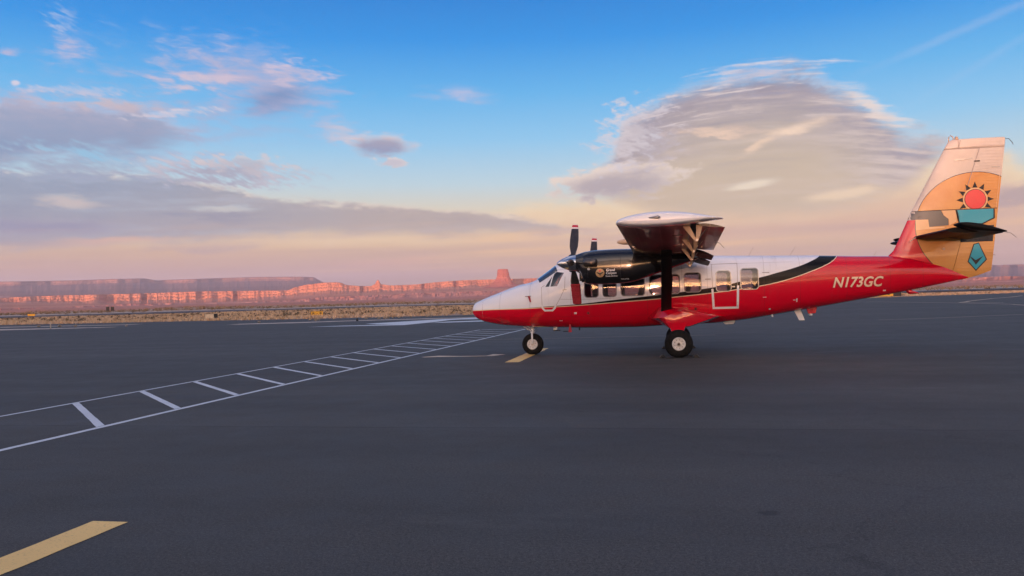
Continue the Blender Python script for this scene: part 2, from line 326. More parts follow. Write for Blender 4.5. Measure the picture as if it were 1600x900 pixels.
# ================================================================== object helpers
def link(o, parent=None, root_loc=None):
    COL.objects.link(o)
    if parent is not None:
        o.parent = parent
    return o
def mesh_obj(name, verts, faces, mat=None, parent=None, smooth=False):
    me = bpy.data.meshes.new(name)
    me.from_pydata(verts, [], faces)
    me.update()
    o = bpy.data.objects.new(name, me)
    for m in (mat if isinstance(mat, (list, tuple)) else [mat]):
        if m: me.materials.append(m)
    if smooth: me.polygons.foreach_set('use_smooth', [True] * len(me.polygons))
    return link(o, parent)
def bm_obj(name, bm, mat=None, parent=None, smooth=False, recalc=True):
    if recalc: bmesh.ops.recalc_face_normals(bm, faces=bm.faces)
    me = bpy.data.meshes.new(name)
    bm.to_mesh(me); bm.free()
    o = bpy.data.objects.new(name, me)
    for m in (mat if isinstance(mat, (list, tuple)) else [mat]):
        if m: me.materials.append(m)
    if smooth: me.polygons.foreach_set('use_smooth', [True] * len(me.polygons))
    return link(o, parent)
def empty(name, loc, label=None, cat=None, group=None):
    o = bpy.data.objects.new(name, None); o.location = loc
    o.empty_display_size = 0.2
    COL.objects.link(o)
    if label: o['label'] = label
    if cat: o['category'] = cat
    if group: o['group'] = group
    return o
def tag(o, label, cat, group=None):
    o['label'] = label; o['category'] = cat
    if group: o['group'] = group
    return o
def structure(o): o['kind'] = 'structure'; return o
def stuff(o): o['kind'] = 'stuff'; return o
def copy_tree(o, parent=None):
    c = o.copy(); COL.objects.link(c); c.parent = parent
    for ch in list(o.children): copy_tree(ch, c)
    return c
def interp(x, t):
    if x <= t[0][0]: return t[0][1]
    for (a, b), (c, d) in zip(t, t[1:]):
        if x <= c: return b + (d - b) * (x - a) / (c - a) if c > a else d
    return t[-1][1]
def fbm(x, y=0.0, z=0.0, oct=4):
    return mnoise.fractal(Vector((x, y, z)), 1.0, 2.0, oct)

# ================================================================== materials
def material(name, color=(0.5,) * 3, rough=0.5, metal=0.0, spec=0.5, coat=0.0):
    m = bpy.data.materials.new(name); m.use_nodes = True
    nt = m.node_tree; b = nt.nodes['Principled BSDF']
    b.inputs['Base Color'].default_value = tuple(color) + (1,)
    b.inputs['Roughness'].default_value = rough
    b.inputs['Metallic'].default_value = metal
    b.inputs['Specular IOR Level'].default_value = spec
    b.inputs['Coat Weight'].default_value = coat
    b.inputs['Coat Roughness'].default_value = 0.03
    g = Graph(nt); g.b = b
    m_graph[name] = g
    return m
m_graph = {}
def obj_coords(g, world=False):
    if world:
        n = g.new('ShaderNodeNewGeometry'); out = n.outputs['Position']
    else:
        n = g.new('ShaderNodeTexCoord'); out = n.outputs['Object']
    s = g.new('ShaderNodeSeparateXYZ'); g.link(out, s.inputs[0])
    return out, [Val(g, s.outputs[i]) for i in range(3)]
def bump(g, h, strength, dist):
    n = g.new('ShaderNodeBump'); n.inputs['Strength'].default_value = strength; n.inputs['Distance'].default_value = dist
    g.link(h, n.inputs['Height']); g.link(n.outputs[0], g.b.inputs['Normal'])
def grime(name, color, rough, amount=0.25, scale=6.0, **kw):
    """a plain coating with uneven tone and wear"""
    m = material(name, color, rough, **kw); g = m_graph[name]
    v, _ = obj_coords(g)
    n = g.noise(v, scale, 6, 0.6)
    g.link(g.mix(g.smooth(n, 0.35, 0.75), color, tuple(c * (1 - amount) for c in color)), g.b.inputs['Base Color'])
    g.link(g.smooth(n, 0.2, 0.8, rough * 0.8, min(1, rough * 1.3)), g.b.inputs['Roughness'])
    return m

# asphalt of the apron
def asphalt(name, c0, c1):
    m = material(name, c0, 0.8, spec=0.35); g = m_graph[name]
    v, (x, y, z) = obj_coords(g, True)
    big = g.noise(g.combine(x * 0.05, y * 0.22, 0.0), 1.0, 5, 0.6)
    lane = g.noise(g.combine(x * 0.012, y * 0.55, 3.0), 1.0, 4, 0.65)
    mid = g.noise(v, 1.1, 7, 0.68)
    blot = g.noise(v, 0.33, 6, 0.7)
    fine = g.noise(v, 34.0, 4, 0.8)
    grit = g.noise(v, 95.0, 2, 0.7)
    t = big * 0.4 + lane * 0.5 + mid * 0.3 + blot * 0.25
    c = g.mix(g.smooth(t, 0.52, 0.92), c0, c1)
    k_ = g.smooth(fine, 0.33, 0.68, 0.55, 1.5)                     # aggregate
    k_ = k_ * g.smooth(grit, 0.30, 0.72, 0.55, 1.5)
    chip = g.smooth(g.noise(v, 60.0, 1, 0.5), 0.66, 0.74)
    c = g.mix(1.0, c, g.combine(k_, k_, k_), 'MULTIPLY')
    c = g.mix(chip * 0.55, c, (0.17, 0.155, 0.14))
    # paving joints run along the apron
    jy = ((y + 14.2 + (mid - 0.5) * 0.16) * (1 / 7.6))
    fr = (jy - jy._op('FLOOR') - 0.5).abs()
    c = g.mix(g.smooth(fr, 0.494, 0.4993) * 0.5, c, (0.018, 0.017, 0.017))
    strip = jy._op('FLOOR')._op('MODULO', 2.0).abs()
    c = g.mix(strip * 0.16, c, tuple(q * 0.72 for q in c0))
    # cracks
    vn = g.new('ShaderNodeTexVoronoi'); vn.feature = 'DISTANCE_TO_EDGE'
    g.link(g.combine(x + (mid - 0.5) * 2.2, y * 1.3 + (blot - 0.5) * 3.0, 0.0), vn.inputs['Vector']); vn.inputs['Scale'].default_value = 0.21
    crack = g.smooth(Val(g, vn.outputs['Distance']), 0.0045, 0.0015) * g.smooth(g.noise(v, 0.16, 2, 0.5), 0.46, 0.56)
    c = g.mix(crack * 0.3, c, (0.012, 0.012, 0.012))
    # oil drips, ragged patches, tyre scuffs
    st = g.smooth(g.noise(g.combine(x * 0.55, y * 0.55, 8.0), 1.0, 7, 0.78), 0.63, 0.76)
    c = g.mix(st * 0.55, c, (0.018, 0.017, 0.016))
    tyre = g.smooth(g.noise(g.combine(x * 0.16, y * 2.6, 17.0), 1.0, 4, 0.6), 0.60, 0.72) * g.smooth(blot, 0.45, 0.6)
    c = g.mix(tyre * 0.35, c, (0.022, 0.021, 0.021))
    pale = g.smooth(g.noise(g.combine(x * 0.22, y * 0.5, 23.0), 1.0, 6, 0.75), 0.58, 0.74)
    c = g.mix(pale * 0.35, c, tuple(q * 1.5 for q in c1))
    dr = g.smooth(g.noise(v, 2.6, 3, 0.6), 0.735, 0.77)
    c = g.mix(dr * 0.7, c, (0.015, 0.014, 0.014))
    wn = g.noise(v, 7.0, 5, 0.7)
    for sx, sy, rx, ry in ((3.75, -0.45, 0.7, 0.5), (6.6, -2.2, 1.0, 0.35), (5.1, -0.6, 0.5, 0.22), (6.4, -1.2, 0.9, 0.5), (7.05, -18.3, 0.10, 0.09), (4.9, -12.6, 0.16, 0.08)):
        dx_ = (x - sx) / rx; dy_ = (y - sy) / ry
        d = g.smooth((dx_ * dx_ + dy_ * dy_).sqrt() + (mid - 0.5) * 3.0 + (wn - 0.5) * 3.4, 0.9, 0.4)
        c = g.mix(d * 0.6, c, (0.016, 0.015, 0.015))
    g.link(c, g.b.inputs['Base Color'])
    g.link(g.smooth(mid * 0.6 + fine * 0.4, 0.3, 0.7, 0.66, 0.9), g.b.inputs['Roughness'])
    bump(g, fine * 0.6 + grit * 0.4, 0.6, 0.008)
    return m
M_asphalt = asphalt('asphalt', (0.046, 0.0450, 0.0415), (0.077, 0.0745, 0.0685))

def paint(name, col, wear=0.55):
    m = material(name, col, 0.6, spec=0.3); g = m_graph[name]
    v, (x, y, z) = obj_coords(g, True)
    n = g.noise(v, 7.0, 7, 0.75); f = g.noise(v, 60.0, 3, 0.7); b_ = g.noise(v, 0.8, 3, 0.6)
    c = g.mix(g.smooth(b_, 0.3, 0.75) * 0.35, col, tuple(k * 0.62 for k in col))
    w = g.smooth(n * 0.65 + f * 0.35, wear, wear + 0.10)
    c = g.mix(w * 0.8, c, (0.07, 0.07, 0.07))
    pit = g.smooth(g.noise(v, 40.0, 3, 0.8), 0.56, 0.70)
    c = g.mix(pit * 0.45, c, (0.08, 0.08, 0.08))
    g.link(c, g.b.inputs['Base Color']); bump(g, f, 0.3, 0.003)
    return m
M_white_paint = paint('white_marking_paint', (0.64, 0.67, 0.69), 0.575)
M_worn_paint = paint('worn_marking_paint', (0.66, 0.50, 0.33), 0.56)
M_yellow_paint = paint('yellow_marking_paint', (0.92, 0.60, 0.20), 0.60)

# desert ground
M_ground = material('desert_ground', (0.25, 0.15, 0.09), 0.95, spec=0.1)
g = m_graph['desert_ground']
v, (x, y, z) = obj_coords(g, True)
dist = (x * x + y * y).sqrt()
n1 = g.noise(g.combine(x * 0.010, y * 0.028, 0.0), 1.0, 6, 0.6)
n2 = g.noise(v, 0.12, 6, 0.65)
n3 = g.noise(v, 1.8, 4, 0.7)
near = g.mix(g.smooth(n1 * 0.5 + n2 * 0.5, 0.40, 0.62), (0.36, 0.25, 0.17), (0.48, 0.34, 0.245))
near = g.mix(g.smooth(n3, 0.55, 0.75) * 0.6, near, (0.20, 0.14, 0.09))
far = g.mix(g.smooth(n1, 0.38, 0.66), (0.42, 0.17, 0.12), (0.54, 0.26, 0.19))
n4 = g.noise(g.combine(x * 0.004, y * 0.012, 4.0), 1.0, 7, 0.65)
far = g.mix(g.smooth(n4, 0.52, 0.68) * 0.55, far, (0.10, 0.065, 0.05))
c = g.mix(g.smooth(dist, 500, 1100), near, far)
g.link(c, g.b.inputs['Base Color']); bump(g, n2 + n3 * 0.4, 0.6, 0.4)

M_plain = material('plain_soil', (0.45, 0.18, 0.13), 0.95, spec=0.1); g = m_graph['plain_soil']
v, (x, y, z) = obj_coords(g, True)
n1 = g.noise(g.combine(x * 0.004, y * 0.012, z * 0.1), 1.0, 7, 0.65); n2 = g.noise(v, 0.03, 5, 0.7)
c = g.mix(g.smooth(n1, 0.38, 0.66), (0.44, 0.17, 0.125), (0.56, 0.27, 0.21))
c = g.mix(g.smooth(n2, 0.56, 0.70) * 0.6, c, (0.14, 0.09, 0.07))
g.link(c, g.b.inputs['Base Color']); bump(g, n2, 0.8, 6.0)
M_gravel = grime('pale_gravel', (0.60, 0.50, 0.42), 0.95, 0.35, 1.2, spec=0.1)
M_tar = grime('runway_asphalt', (0.12, 0.115, 0.12), 0.85, 0.3, 0.05, spec=0.2)

def rock(name, ca, cb, cc, zs, top):
    m = material(name, ca, 0.95, spec=0.1); g = m_graph[name]
    v, (x, y, z) = obj_coords(g, True)
    warp = g.noise(v, 0.004, 5, 0.6)
    zz = z + (warp - 0.5) * zs * 0.8
    strata = g.noise(g.combine(0.0, 0.0, zz * (1 / zs)), 1.0, 5, 0.75)
    patch = g.noise(g.combine(x * 0.0016, y * 0.0016, zz * 0.01), 1.0, 6, 0.65)
    c = g.mix(g.smooth(strata, 0.38, 0.64), ca, cb)
    c = g.mix(g.smooth(patch, 0.5, 0.7) * 0.6, c, cc)
    g.link(c, g.b.inputs['Base Color'])
    n = g.noise(g.combine(x * 0.02, y * 0.02, z * 0.05), 1.0, 6, 0.7)
    bump(g, n + strata * 0.6, 0.8, top)
    return m
M_rock = rock('red_sandstone', (0.46, 0.17, 0.10), (0.60, 0.27, 0.17), (0.30, 0.11, 0.075), 24.0, 14.0)
M_butte = rock('butte_rock', (0.30, 0.10, 0.085), (0.38, 0.15, 0.12), (0.22, 0.075, 0.07), 40.0, 10.0)
M_rock_far = rock('plateau_rock', (0.27, 0.15, 0.135), (0.33, 0.19, 0.165), (0.22, 0.13, 0.13), 60.0, 6.0)

# ================================================================== terrain
CX, CY, CZ = CAM_POS
def ground_h(r, az):
    """plain, level round the airfield, rising gently with distance"""
    h = -0.03
    if r > 260:
        t = r - 260
        h += 0.0030 * t + 1.2 * fbm(r * 0.0016, az * 0.14) * min(1, t / 500)
        h += (r > 1200) * (r - 1200) * 0.0028
    return h
def polar(r, az, z): 
    a = radians(az); return (CX + r * sin(a), CY + r * cos(a), z)
rs = [0.0, 15, 40, 80, 120, 180, 260, 330, 420, 520, 640, 780, 950, 1150, 1400, 1700, 2100, 2600, 3200, 4000, 5000, 6500, 8500, 11000, 13000]
azs = [-180 + 1.5 * i for i in range(241)]
vs, fs = [], []
for r in rs:
    for a in azs[:-1]:
        h = ground_h(r, a)
        if abs(a) > 75: h = -0.03 + (h + 0.03) * max(0.0, 1 - (abs(a) - 75) / 30)
        if r > 4500: h = -0.03 + (h + 0.03) * 0.6
        vs.append(polar(r, a, h))
nA_ = len(azs) - 1
for i in range(len(rs) - 1):
    for j in range(nA_):
        k = (j + 1) % nA_
        fs.append((i * nA_ + j, i * nA_ + k, (i + 1) * nA_ + k, (i + 1) * nA_ + j))
structure(mesh_obj('ground', vs, fs, M_ground, smooth=True))

def flat(name, pts, z, mat, parent=None):
    return mesh_obj(name, [(x, y, z) for x, y in pts], [tuple(range(len(pts)))], mat, parent)
apron_pts = [(-400, -170), (420, -170), (420, 330), (200, 262), (88, 187), (71, 168), (58, 164), (45.7, 148), (22, 118), (4, 92), (-8, 76), (-17, 68.5), (-31, 67), (-46, 68.4), (-57, 71), (-72, 72.5), (-90, 75.5), (-180, 84), (-400, 96)]
structure(flat('apron', apron_pts, 0.0, M_asphalt))
# pale gravel edge lying on the far side of the apron
def ragged(pts_a, pts_b, n, amp, seed):
    A = []; 
    for s, P in ((0, pts_a), (1, pts_b)):
        row = []
        for i in range(n + 1):
            t = i / n * (len(P) - 1); k = min(int(t), len(P) - 2); f = t - k
            row.append((P[k][0] + (P[k + 1][0] - P[k][0]) * f, P[k][1] + (P[k + 1][1] - P[k][1]) * f + amp * fbm(i * 0.37, seed + s * 9)))
        A.append(row)
    return A[0] + A[1][::-1]
structure(flat('gravel_strip', ragged([(-110, 42.6), (-64, 44.2), (-50, 47.0)], [(-110, 49.6), (-64, 49.4), (-50, 48.4)], 60, 0.35, 1), 0.004, M_gravel))
structure(flat('gravel_strip', ragged([(-37, 47.0), (-30, 47.6), (-25, 50.8), (-19, 51.8), (-9, 54)], [(-37, 49.6), (-30, 51.6), (-25, 53.8), (-19, 54.8), (-9, 56.2)], 60, 0.4, 5), 0.004, M_gravel))
structure(flat('gravel_strip', ragged([(-130, 61), (-90, 59.5), (-55, 57)], [(-130, 65), (-90, 62.8), (-55, 59)], 50, 0.5, 8), 0.004, M_gravel))
# the runway out in the grass, a thin dark strip, and its pale shoulder
def far_strip(name, d0, d1, z, mat):
    vs, fs = [], []
    n = 60
    for i in range(n + 1):
        a = -62 + 110 * i / n
        for d in (d0, d1):
            r = d / max(0.35, cos(radians(a + 22) * 0.75)); vs.append(polar(r, a, ground_h(r, a) + z))
    for i in range(n): fs.append((2 * i, 2 * i + 2, 2 * i + 3, 2 * i + 1))
    return structure(mesh_obj(name, vs, fs, mat))
far_strip('runway', 275, 330, 0.22, M_tar)
far_strip('runway_shoulder', 336, 366, 0.35, M_gravel)

# ---- painted markings on the apron
def marking(polys, name, z, mat):
    vs, fs = [], []
    for p in polys:
        b = len(vs); vs += [(x, y, z) for x, y in p]; fs.append(tuple(range(b, b + len(p))))
    return structure(mesh_obj(name, vs, fs, mat))
def brush(p, q, w, name, mat, z=0.004, sk=(0, 0)):
    """a painted bar from p to q with slightly uneven edges; sk slants the two ends"""
    p, q = Vector(p), Vector(q); d = (q - p); n = max(3, int(d.length / 0.16)); u = d.normalized(); nn = Vector((-u.y, u.x))
    l, r = [], []
    for i in range(n + 1):
        c_ = p + d * i / n
        j1, j2 = [0.035 * w * fbm(c_.x * 2.3 + k * 7, c_.y * 2.3, k * 3.1, 3) + 0.006 * fbm(c_.x * 17, c_.y * 17, k * 5, 2) for k in (1, 2)]
        s1 = sk[0] if i == 0 else (sk[1] if i == n else 0)
        l.append(tuple(c_ + nn * (w / 2 + j1) + u * s1)); r.append(tuple(c_ - nn * (w / 2 + j2) - u * s1))
    return marking([l + r[::-1]], name, z, mat)
XA, XB = -4.97, -2.18
brush((XA, -24), (XA, 21.2), .09, 'walkway_line', M_white_paint)
brush((XB, -24), (XB, 20.9), .12, 'walkway_line', M_white_paint)
y0 = -11.60
for k in range(0, 17):
    ya = y0 + 1.945 * k
    brush((XA + .058, ya), (XB - .076, ya - (XB - XA - .134)), .125, 'walkway_bar', M_white_paint, sk=(-.062, -.062))
brush((XA + .06, 21.3), (-1.6, 20.8), .22, 'walkway_line', M_white_paint)
brush((1.75, -26), (1.70, -19.1), .32, 'lead_in_line', M_yellow_paint)
brush((1.85, -3.03), (1.76, 3.0), .40, 'lead_in_line', M_yellow_paint, sk=(0, .06))
marking([[(-1.57, -0.58), (-1.16, -0.06), (-0.35, -0.34), (0.49, -0.34), (0.55, 0.36), (1.0, 0.16), (0.76, -0.5), (-0.2, -0.62), (-1.05, -0.6), (-1.43, -0.72)]], 'worn_stop_line', 0.004, M_worn_paint)
marking([[(-22.2, 34.0), (-18.2, 33.8), (-14.0, 33.6), (-13.6, 40.5), (-13.9, 46.2), (-12.0, 49.0), (-11.6, 53.4), (-13.6, 52.4), (-15.6, 50.5), (-17.2, 46.0), (-18.8, 41.4), (-19.5, 39.6), (-17.6, 37.4), (-15.4, 37.0), (-17.6, 35.6), (-20.0, 35.4)]], 'painted_letter', 0.004, M_white_paint)
marking([[(-13.2, 37.8), (-12.6, 40.6), (-9.0, 42.4), (-6.0, 42.0), (-6.0, 39.4), (-9.4, 38.9), (-11.6, 38.0)]], 'painted_letter', 0.004, M_white_paint)
marking([[(-13.2, 47.2), (-10.0, 51.0), (-7.0, 52.0), (-7.0, 49.0), (-10.2, 48.0), (-12.0, 46.9)]], 'painted_letter', 0.004, M_white_paint)
def stripe(pts, w, name, mat, z=0.004):
    l, r = [], []
    for i, (x, y) in enumerate(pts):
        a = Vector(pts[max(0, i - 1)]); b = Vector(pts[min(len(pts) - 1, i + 1)]); d = (b - a).normalized()
        l.append((x - d.y * w / 2, y + d.x * w / 2)); r.append((x + d.y * w / 2, y - d.x * w / 2))
    return marking([l + r[::-1]], name, z, mat)
stripe([(17.7, 24.1), (20.6, 25.1), (27, 28.6), (34, 32)], 0.12, 'pavement_seam', M_worn_paint)
stripe([(-3.0, 9.6), (0.4, 9.83), (3.2, 9.98), (8, 10.3)], 0.06, 'pavement_seam', M_worn_paint)
stripe([(63, 123), (56, 109), (50, 99), (41.5, 82), (39.2, 76.5), (37.8, 74.0), (38.0, 71.6), (40.0, 67.5)], 0.35, 'taxi_curve_line', M_worn_paint)
stripe([(20, 118), (27, 106), (33.3, 96.3), (37, 70), (37.2, 58), (36.2, 52)], 0.22, 'taxi_edge_line', M_worn_paint)

# ---- mesas, cliffs, butte: built where they stand, kilometres out
def cliff(name, top, base, R, profile, mat, step=0.06, rough=(380, 120, 40), hn=0.04, seed=0.0, notches=(), vary=1.0):
    a0, a1 = top[0][0], top[-1][0]
    n = int((a1 - a0) / step)
    vs, fs = [], []
    m = len(profile)
    for i in range(n + 1):
        az = a0 + (a1 - a0) * i / n
        f1 = fbm(az * 0.33, seed, 2.0, 3); f2 = fbm(az * 1.5, seed + 3, 1.0, 3); f3 = fbm(az * 6.0, seed + 7, 0.0, 3)
        ridge = 1 - abs(fbm(az * 1.1, seed + 11, 0.0, 3)) * 2.0
        rc = R + rough[0] * f1 + rough[1] * (f2 - 0.6 * ridge) + rough[2] * f3
        for na_, nw_, nd_ in notches: rc += nd_ * math.exp(-((az - na_) / nw_) ** 4)
        zt = CZ + rc * tan(radians(interp(az, top)))
        zb = CZ + (rc - 400) * tan(radians(interp(az, base)))
        H = max(zt - zb, 2.0)
        for j, (dr, fh, rr) in enumerate(profile):
            # gullies cut deepest into the middle of the face
            cut = rr * (rough[2] * 1.0 * fbm(az * 7.0, seed + j * 0.35, 0, 3) + rough[1] * 0.35 * fbm(az * 3.0, seed + 20 + j * 0.2, 0, 2))
            fe = fh
            if 0 < fh < 1: fe = min(0.985, max(0.02, fh + vary * 4 * fh * (1 - fh) * (0.30 * fbm(az * 1.3, seed + 31, 0, 3) + 0.16 * fbm(az * 4.7, seed + 37, 0, 3))))
            zz = zb + H * fe if fh >= 0 else zb * (1 + fh)
            if 0.1 < fh < 1: zz += H * hn * fbm(az * 4.0, j * 1.7 + seed, 0, 3)
            if fh >= 1: zz += H * hn * 0.5 * fbm(az * 7.0, 3.3 + seed, 0, 3)
            vs.append(polar(rc + dr + cut, az, zz))
    for i in range(n):
        for j in range(m - 1):
            b = i * m + j
            fs.append((b, b + m, b + m + 1, b + 1))
    return structure(mesh_obj(name, vs, fs, mat))
PRO = [(-1700, -0.75, 0.0), (-900, -0.25, 0.2), (-430, 0.0, 0.4), (-260, 0.10, 0.7), (-150, 0.30, 0.9), (-112, 0.36, 1.0), (-96, 0.56, 1.0), (-62, 0.62, 1.0), (-52, 0.80, 1.0), (-30, 0.84, 0.9), (-22, 0.97, 0.8), (0, 1.0, 0.6), (300, 1.0, 0.1), (1800, 0.97, 0.0)]
CT = [q for q in CLIFF_TOP if q[0] < -1] + [(-1.0, interp(-1.0, CLIFF_TOP)), (2.5, interp(2.5, CLIFF_TOP) - .25)]
CB_ = [q for q in CLIFF_BASE if q[0] < 2.5] + [(2.5, interp(2.5, CLIFF_BASE) - .05)]
CT[-1] = (2.5, CB_[-1][1] + .12)
cliff('cliffs', CT, CB_, 5400, PRO, M_rock, rough=(80, 24, 7), hn=0.03, vary=0.55, seed=1.7, notches=((-38.1, .36, 190), (-36.0, .15, 120), (-30.4, .14, 70), (-22.0, .10, 60), (-17.6, .20, 90), (-15.4, .14, 90)))
# low red bluffs added across the plain, faces shaped to catch the sun
DL = [(a, e) for a, e in DARK_LINE]
PRO4 = [(-500, -0.8, 0.0), (-260, -0.2, 0.1), (-120, 0.0, 0.3), (-70, 0.30, 0.8), (-40, 0.55, 1.0), (-16, 0.85, 1.0), (0, 1.0, 0.8), (160, 1.0, 0.3), (700, 0.9, 0.0)]
def added_bluff(R, e0, de, seed, a0, a1):
    n = 40; T, B = [], []
    for i in range(n + 1):
        a = a0 + (a1 - a0) * i / n; f = min(1, (i + .5) / 3, (n - i + .5) / 3)
        e = interp(a, DL) + e0; T.append((a, e + de * f * (0.72 + 0.5 * fbm(a * 0.5, seed)))); B.append((a, e))
    cliff('added_bluff', T, B, R, PRO4, M_plain, step=0.10, rough=(140, 40, 14), hn=0.10, seed=seed)
added_bluff(2300, 0.0, 0.24, 3.3, -62, -24)
added_bluff(3000, 0.12, 0.24, 6.6, -50, -9)
added_bluff(3700, 0.24, 0.24, 9.1, -40, 3)
added_bluff(2700, 0.06, 0.22, 12.7, -16, 44)
# to the right the skyline is a long sloping ridge farther out
RT = [(a, e) for a, e in CLIFF_TOP if a > -10]; RB = [(a, 0.30) for a, e in RT]
PRO3 = [(-3200, -0.6, 0.0), (-2300, 0.0, 0.1), (-1500, 0.2, 0.3), (-800, 0.45, 0.5), (-350, 0.72, 0.6), (-150, 0.86, 0.6), (-110, 0.93, 0.6), (0, 1.0, 0.4), (400, 1.0, 0.1), (1600, 0.98, 0.0)]
cliff('ridge', RT, RB, 9000, PRO3, M_rock_far, step=0.10, rough=(500, 160, 40), hn=0.015, seed=5.1, vary=0.3)
PRO2 = [(-4000, -0.6, 0.0), (-3200, 0.0, 0.1), (-2200, 0.18, 0.3), (-1300, 0.40, 0.5), (-600, 0.62, 0.7), (-260, 0.76, 0.9), (-210, 0.83, 1.0), (-120, 0.86, 1.0), (-80, 0.95, 0.9), (0, 1.0, 0.7), (300, 1.0, 0.2), (1600, 0.99, 0.0)]
PB = [(a, 0.72) for a, e in (PLATEAU_TOP[0], PLATEAU_TOP[-1])]
cliff('plateau', PLATEAU_TOP, PB, 9800, PRO2, M_rock_far, step=0.08, rough=(420, 24, 3), hn=0.010, seed=8.2, vary=0.05)
# the lone butte
def butte():
    R = 4950.0; ca = -12.05
    prof = [(0.70, 2.3, .3), (0.80, 1.75, .5), (0.90, 1.28, .8), (1.05, 0.92, 1), (1.24, 0.66, 1), (1.40, 0.545, 1), (1.60, 0.455, 1), (1.64, 0.43, 1), (1.90, 0.395, 1), (1.93, 0.375, 1), (2.10, 0.362, 1), (2.14, 0.34, .8), (2.15, 0.15, .2)]
    n = 120; vs, fs = [], []
    c = Vector(polar(R, ca, 0.0))
    for el, hw, rr in prof:
        z = CZ + R * tan(radians(el)); w = R * tan(radians(hw))
        for i in range(n):
            t = 2 * pi * i / n
            k = 1 + rr * 0.10 * fbm(cos(t) * 2.4, sin(t) * 2.4, el * 1.3, 4) + rr * 0.05 * fbm(cos(t) * 7, sin(t) * 7, el * 3, 3)
            vs.append((c.x + w * k * cos(t), c.y + w * 0.85 * k * sin(t), z + w * 0.02 * fbm(cos(t) * 3, sin(t) * 3, el)))
    m = len(prof)
    for j in range(m - 1):
        for i in range(n):
            k = (i + 1) % n; fs.append((j * n + i, j * n + k, (j + 1) * n + k, (j + 1) * n + i))
    fs.append(tuple((m - 1) * n + i for i in range(n)))
    return structure(mesh_obj('butte', vs, fs, M_butte))
butte()
# unseen low ridge added behind the camera to keep the sun off the airfield
def shade_hills():
    vs, fs = [], []
    n = 160; prof = [(-260, 0.0), (-140, 0.45), (-50, 0.86), (0, 1.0), (60, 0.9), (200, 0.4), (420, 0.0)]
    for i in range(n + 1):
        x = -3600 + 7200 * i / n
        H = 31 + 7 * fbm(x * 0.0022, 4.0) + 3 * fbm(x * 0.011, 9.0)
        for d, f in prof: vs.append((x, -1260 + d * (-1) + 60 * fbm(x * 0.001, 2.0), -0.5 + H * f))
    m = len(prof)
    for i in range(n):
        for j in range(m - 1):
            b = i * m + j; fs.append((b, b + m, b + m + 1, b + 1))
    return structure(mesh_obj('shade_hills', vs, fs, M_ground, smooth=True))
shade_hills()

# ---- dry grass and scrub
M_grass = material('dry_grass', (0.4, 0.27, 0.13), 0.9, spec=0.1)
g = m_graph['dry_grass']; v, (x, y, z) = obj_coords(g, True)
n1 = g.noise(v, 0.05, 5, 0.6); n2 = g.noise(v, 1.3, 3, 0.6)
c = g.mix(g.smooth(n1, 0.38, 0.62), (0.58, 0.41, 0.25), (0.63, 0.44, 0.30))
c = g.mix(g.smooth(n2, 0.5, 0.7) * 0.7, c, (0.33, 0.26, 0.16))
g.link(c, g.b.inputs['Base Color'])
M_scrub = grime('scrub_leaf', (0.17, 0.13, 0.085), 0.95, 0.5, 0.3, spec=0.1)
M_weed = grime('bleached_weed', (0.46, 0.40, 0.34), 0.95, 0.3, 3.0, spec=0.1)
rnd = random.Random(11)
def tuft(vs, fs, x, y, z, h, w, nb, rn):
    for _ in range(nb):
        a = rn.uniform(0, 2 * pi); r = w * rn.uniform(0, .6); lean = w * rn.uniform(.3, 1.2); hh = h * rn.uniform(.5, 1.05)
        bx, by = x + r * cos(a), y + r * sin(a); t = a + rn.uniform(-.8, .8)
        wx_, wy_ = -sin(t) * w * .22, cos(t) * w * .22
        b = len(vs)
        vs += [(bx - wx_, by - wy_, z), (bx + wx_, by + wy_, z), (bx + lean * cos(t), by + lean * sin(t), z + hh)]
        fs.append((b, b + 1, b + 2))
def inside_apron(x, y):
    # far edge of the apron as a function of x
    E_ = [(-400, 96), (-180, 84), (-90, 75.5), (-72, 72.5), (-57, 71), (-46, 68.4), (-31, 67), (-17, 68.5), (-8, 76), (4, 92), (22, 118), (45.7, 148), (58, 164), (71, 168), (88, 187), (200, 262), (420, 330)]
    return y < interp(x, E_)
vs, fs = [], []
cnt = 0
while cnt < 34000:
    az = rnd.uniform(-46, 24); r = 85 + 185 * rnd.random() ** 1.25
    x, y, _ = polar(r, az, 0)
    if inside_apron(x, y - rnd.random() * 2.5): 
        continue
    dn = fbm(x * 0.06, y * 0.06, 1.0, 3)
    if rnd.random() > 0.62 + dn * 0.9: continue
    s = 0.75 + 0.6 * max(0, dn) + rnd.random() * 0.3
    tuft(vs, fs, x, y, ground_h(r, az), 0.44 * s, 0.36 * s, 4, rnd); cnt += 1
stuff(mesh_obj('grass', vs, fs, M_grass))
vs, fs = [], []
for _ in range(7000):
    az = rnd.uniform(-47, 25); r = 345 + 430 * rnd.random() ** 0.9 if rnd.random() < .6 else rnd.uniform(95, 262)
    x, y, _ = polar(r, az, 0)
    if inside_apron(x, y - 6): continue
    if r > 300 and fbm(x * 0.008, y * 0.02, 5.0, 3) < -0.22: continue
    s = rnd.uniform(.45, 1.1) * (1.0 if r > 300 else rnd.uniform(.35, .62))
    z = ground_h(r, az) + (0.3 if r > 345 and r < 400 else 0)
    for _k in range(14):
        a = rnd.uniform(0, 2 * pi); e = rnd.uniform(0.05, 1.0); rr = s * sqrt(1 - (e - .35) ** 2) * rnd.uniform(.3, .9)
        px_, py_, pz_ = x + rr * cos(a), y + rr * sin(a), z + s * e
        b = len(vs); q = s * .42
        for _v in range(3): vs.append((px_ + rnd.uniform(-q, q), py_ + rnd.uniform(-q, q), max(z, pz_ + rnd.uniform(-q, q))))
        fs.append((b, b + 1, b + 2))
stuff(mesh_obj('scrub', vs, fs, M_scrub))

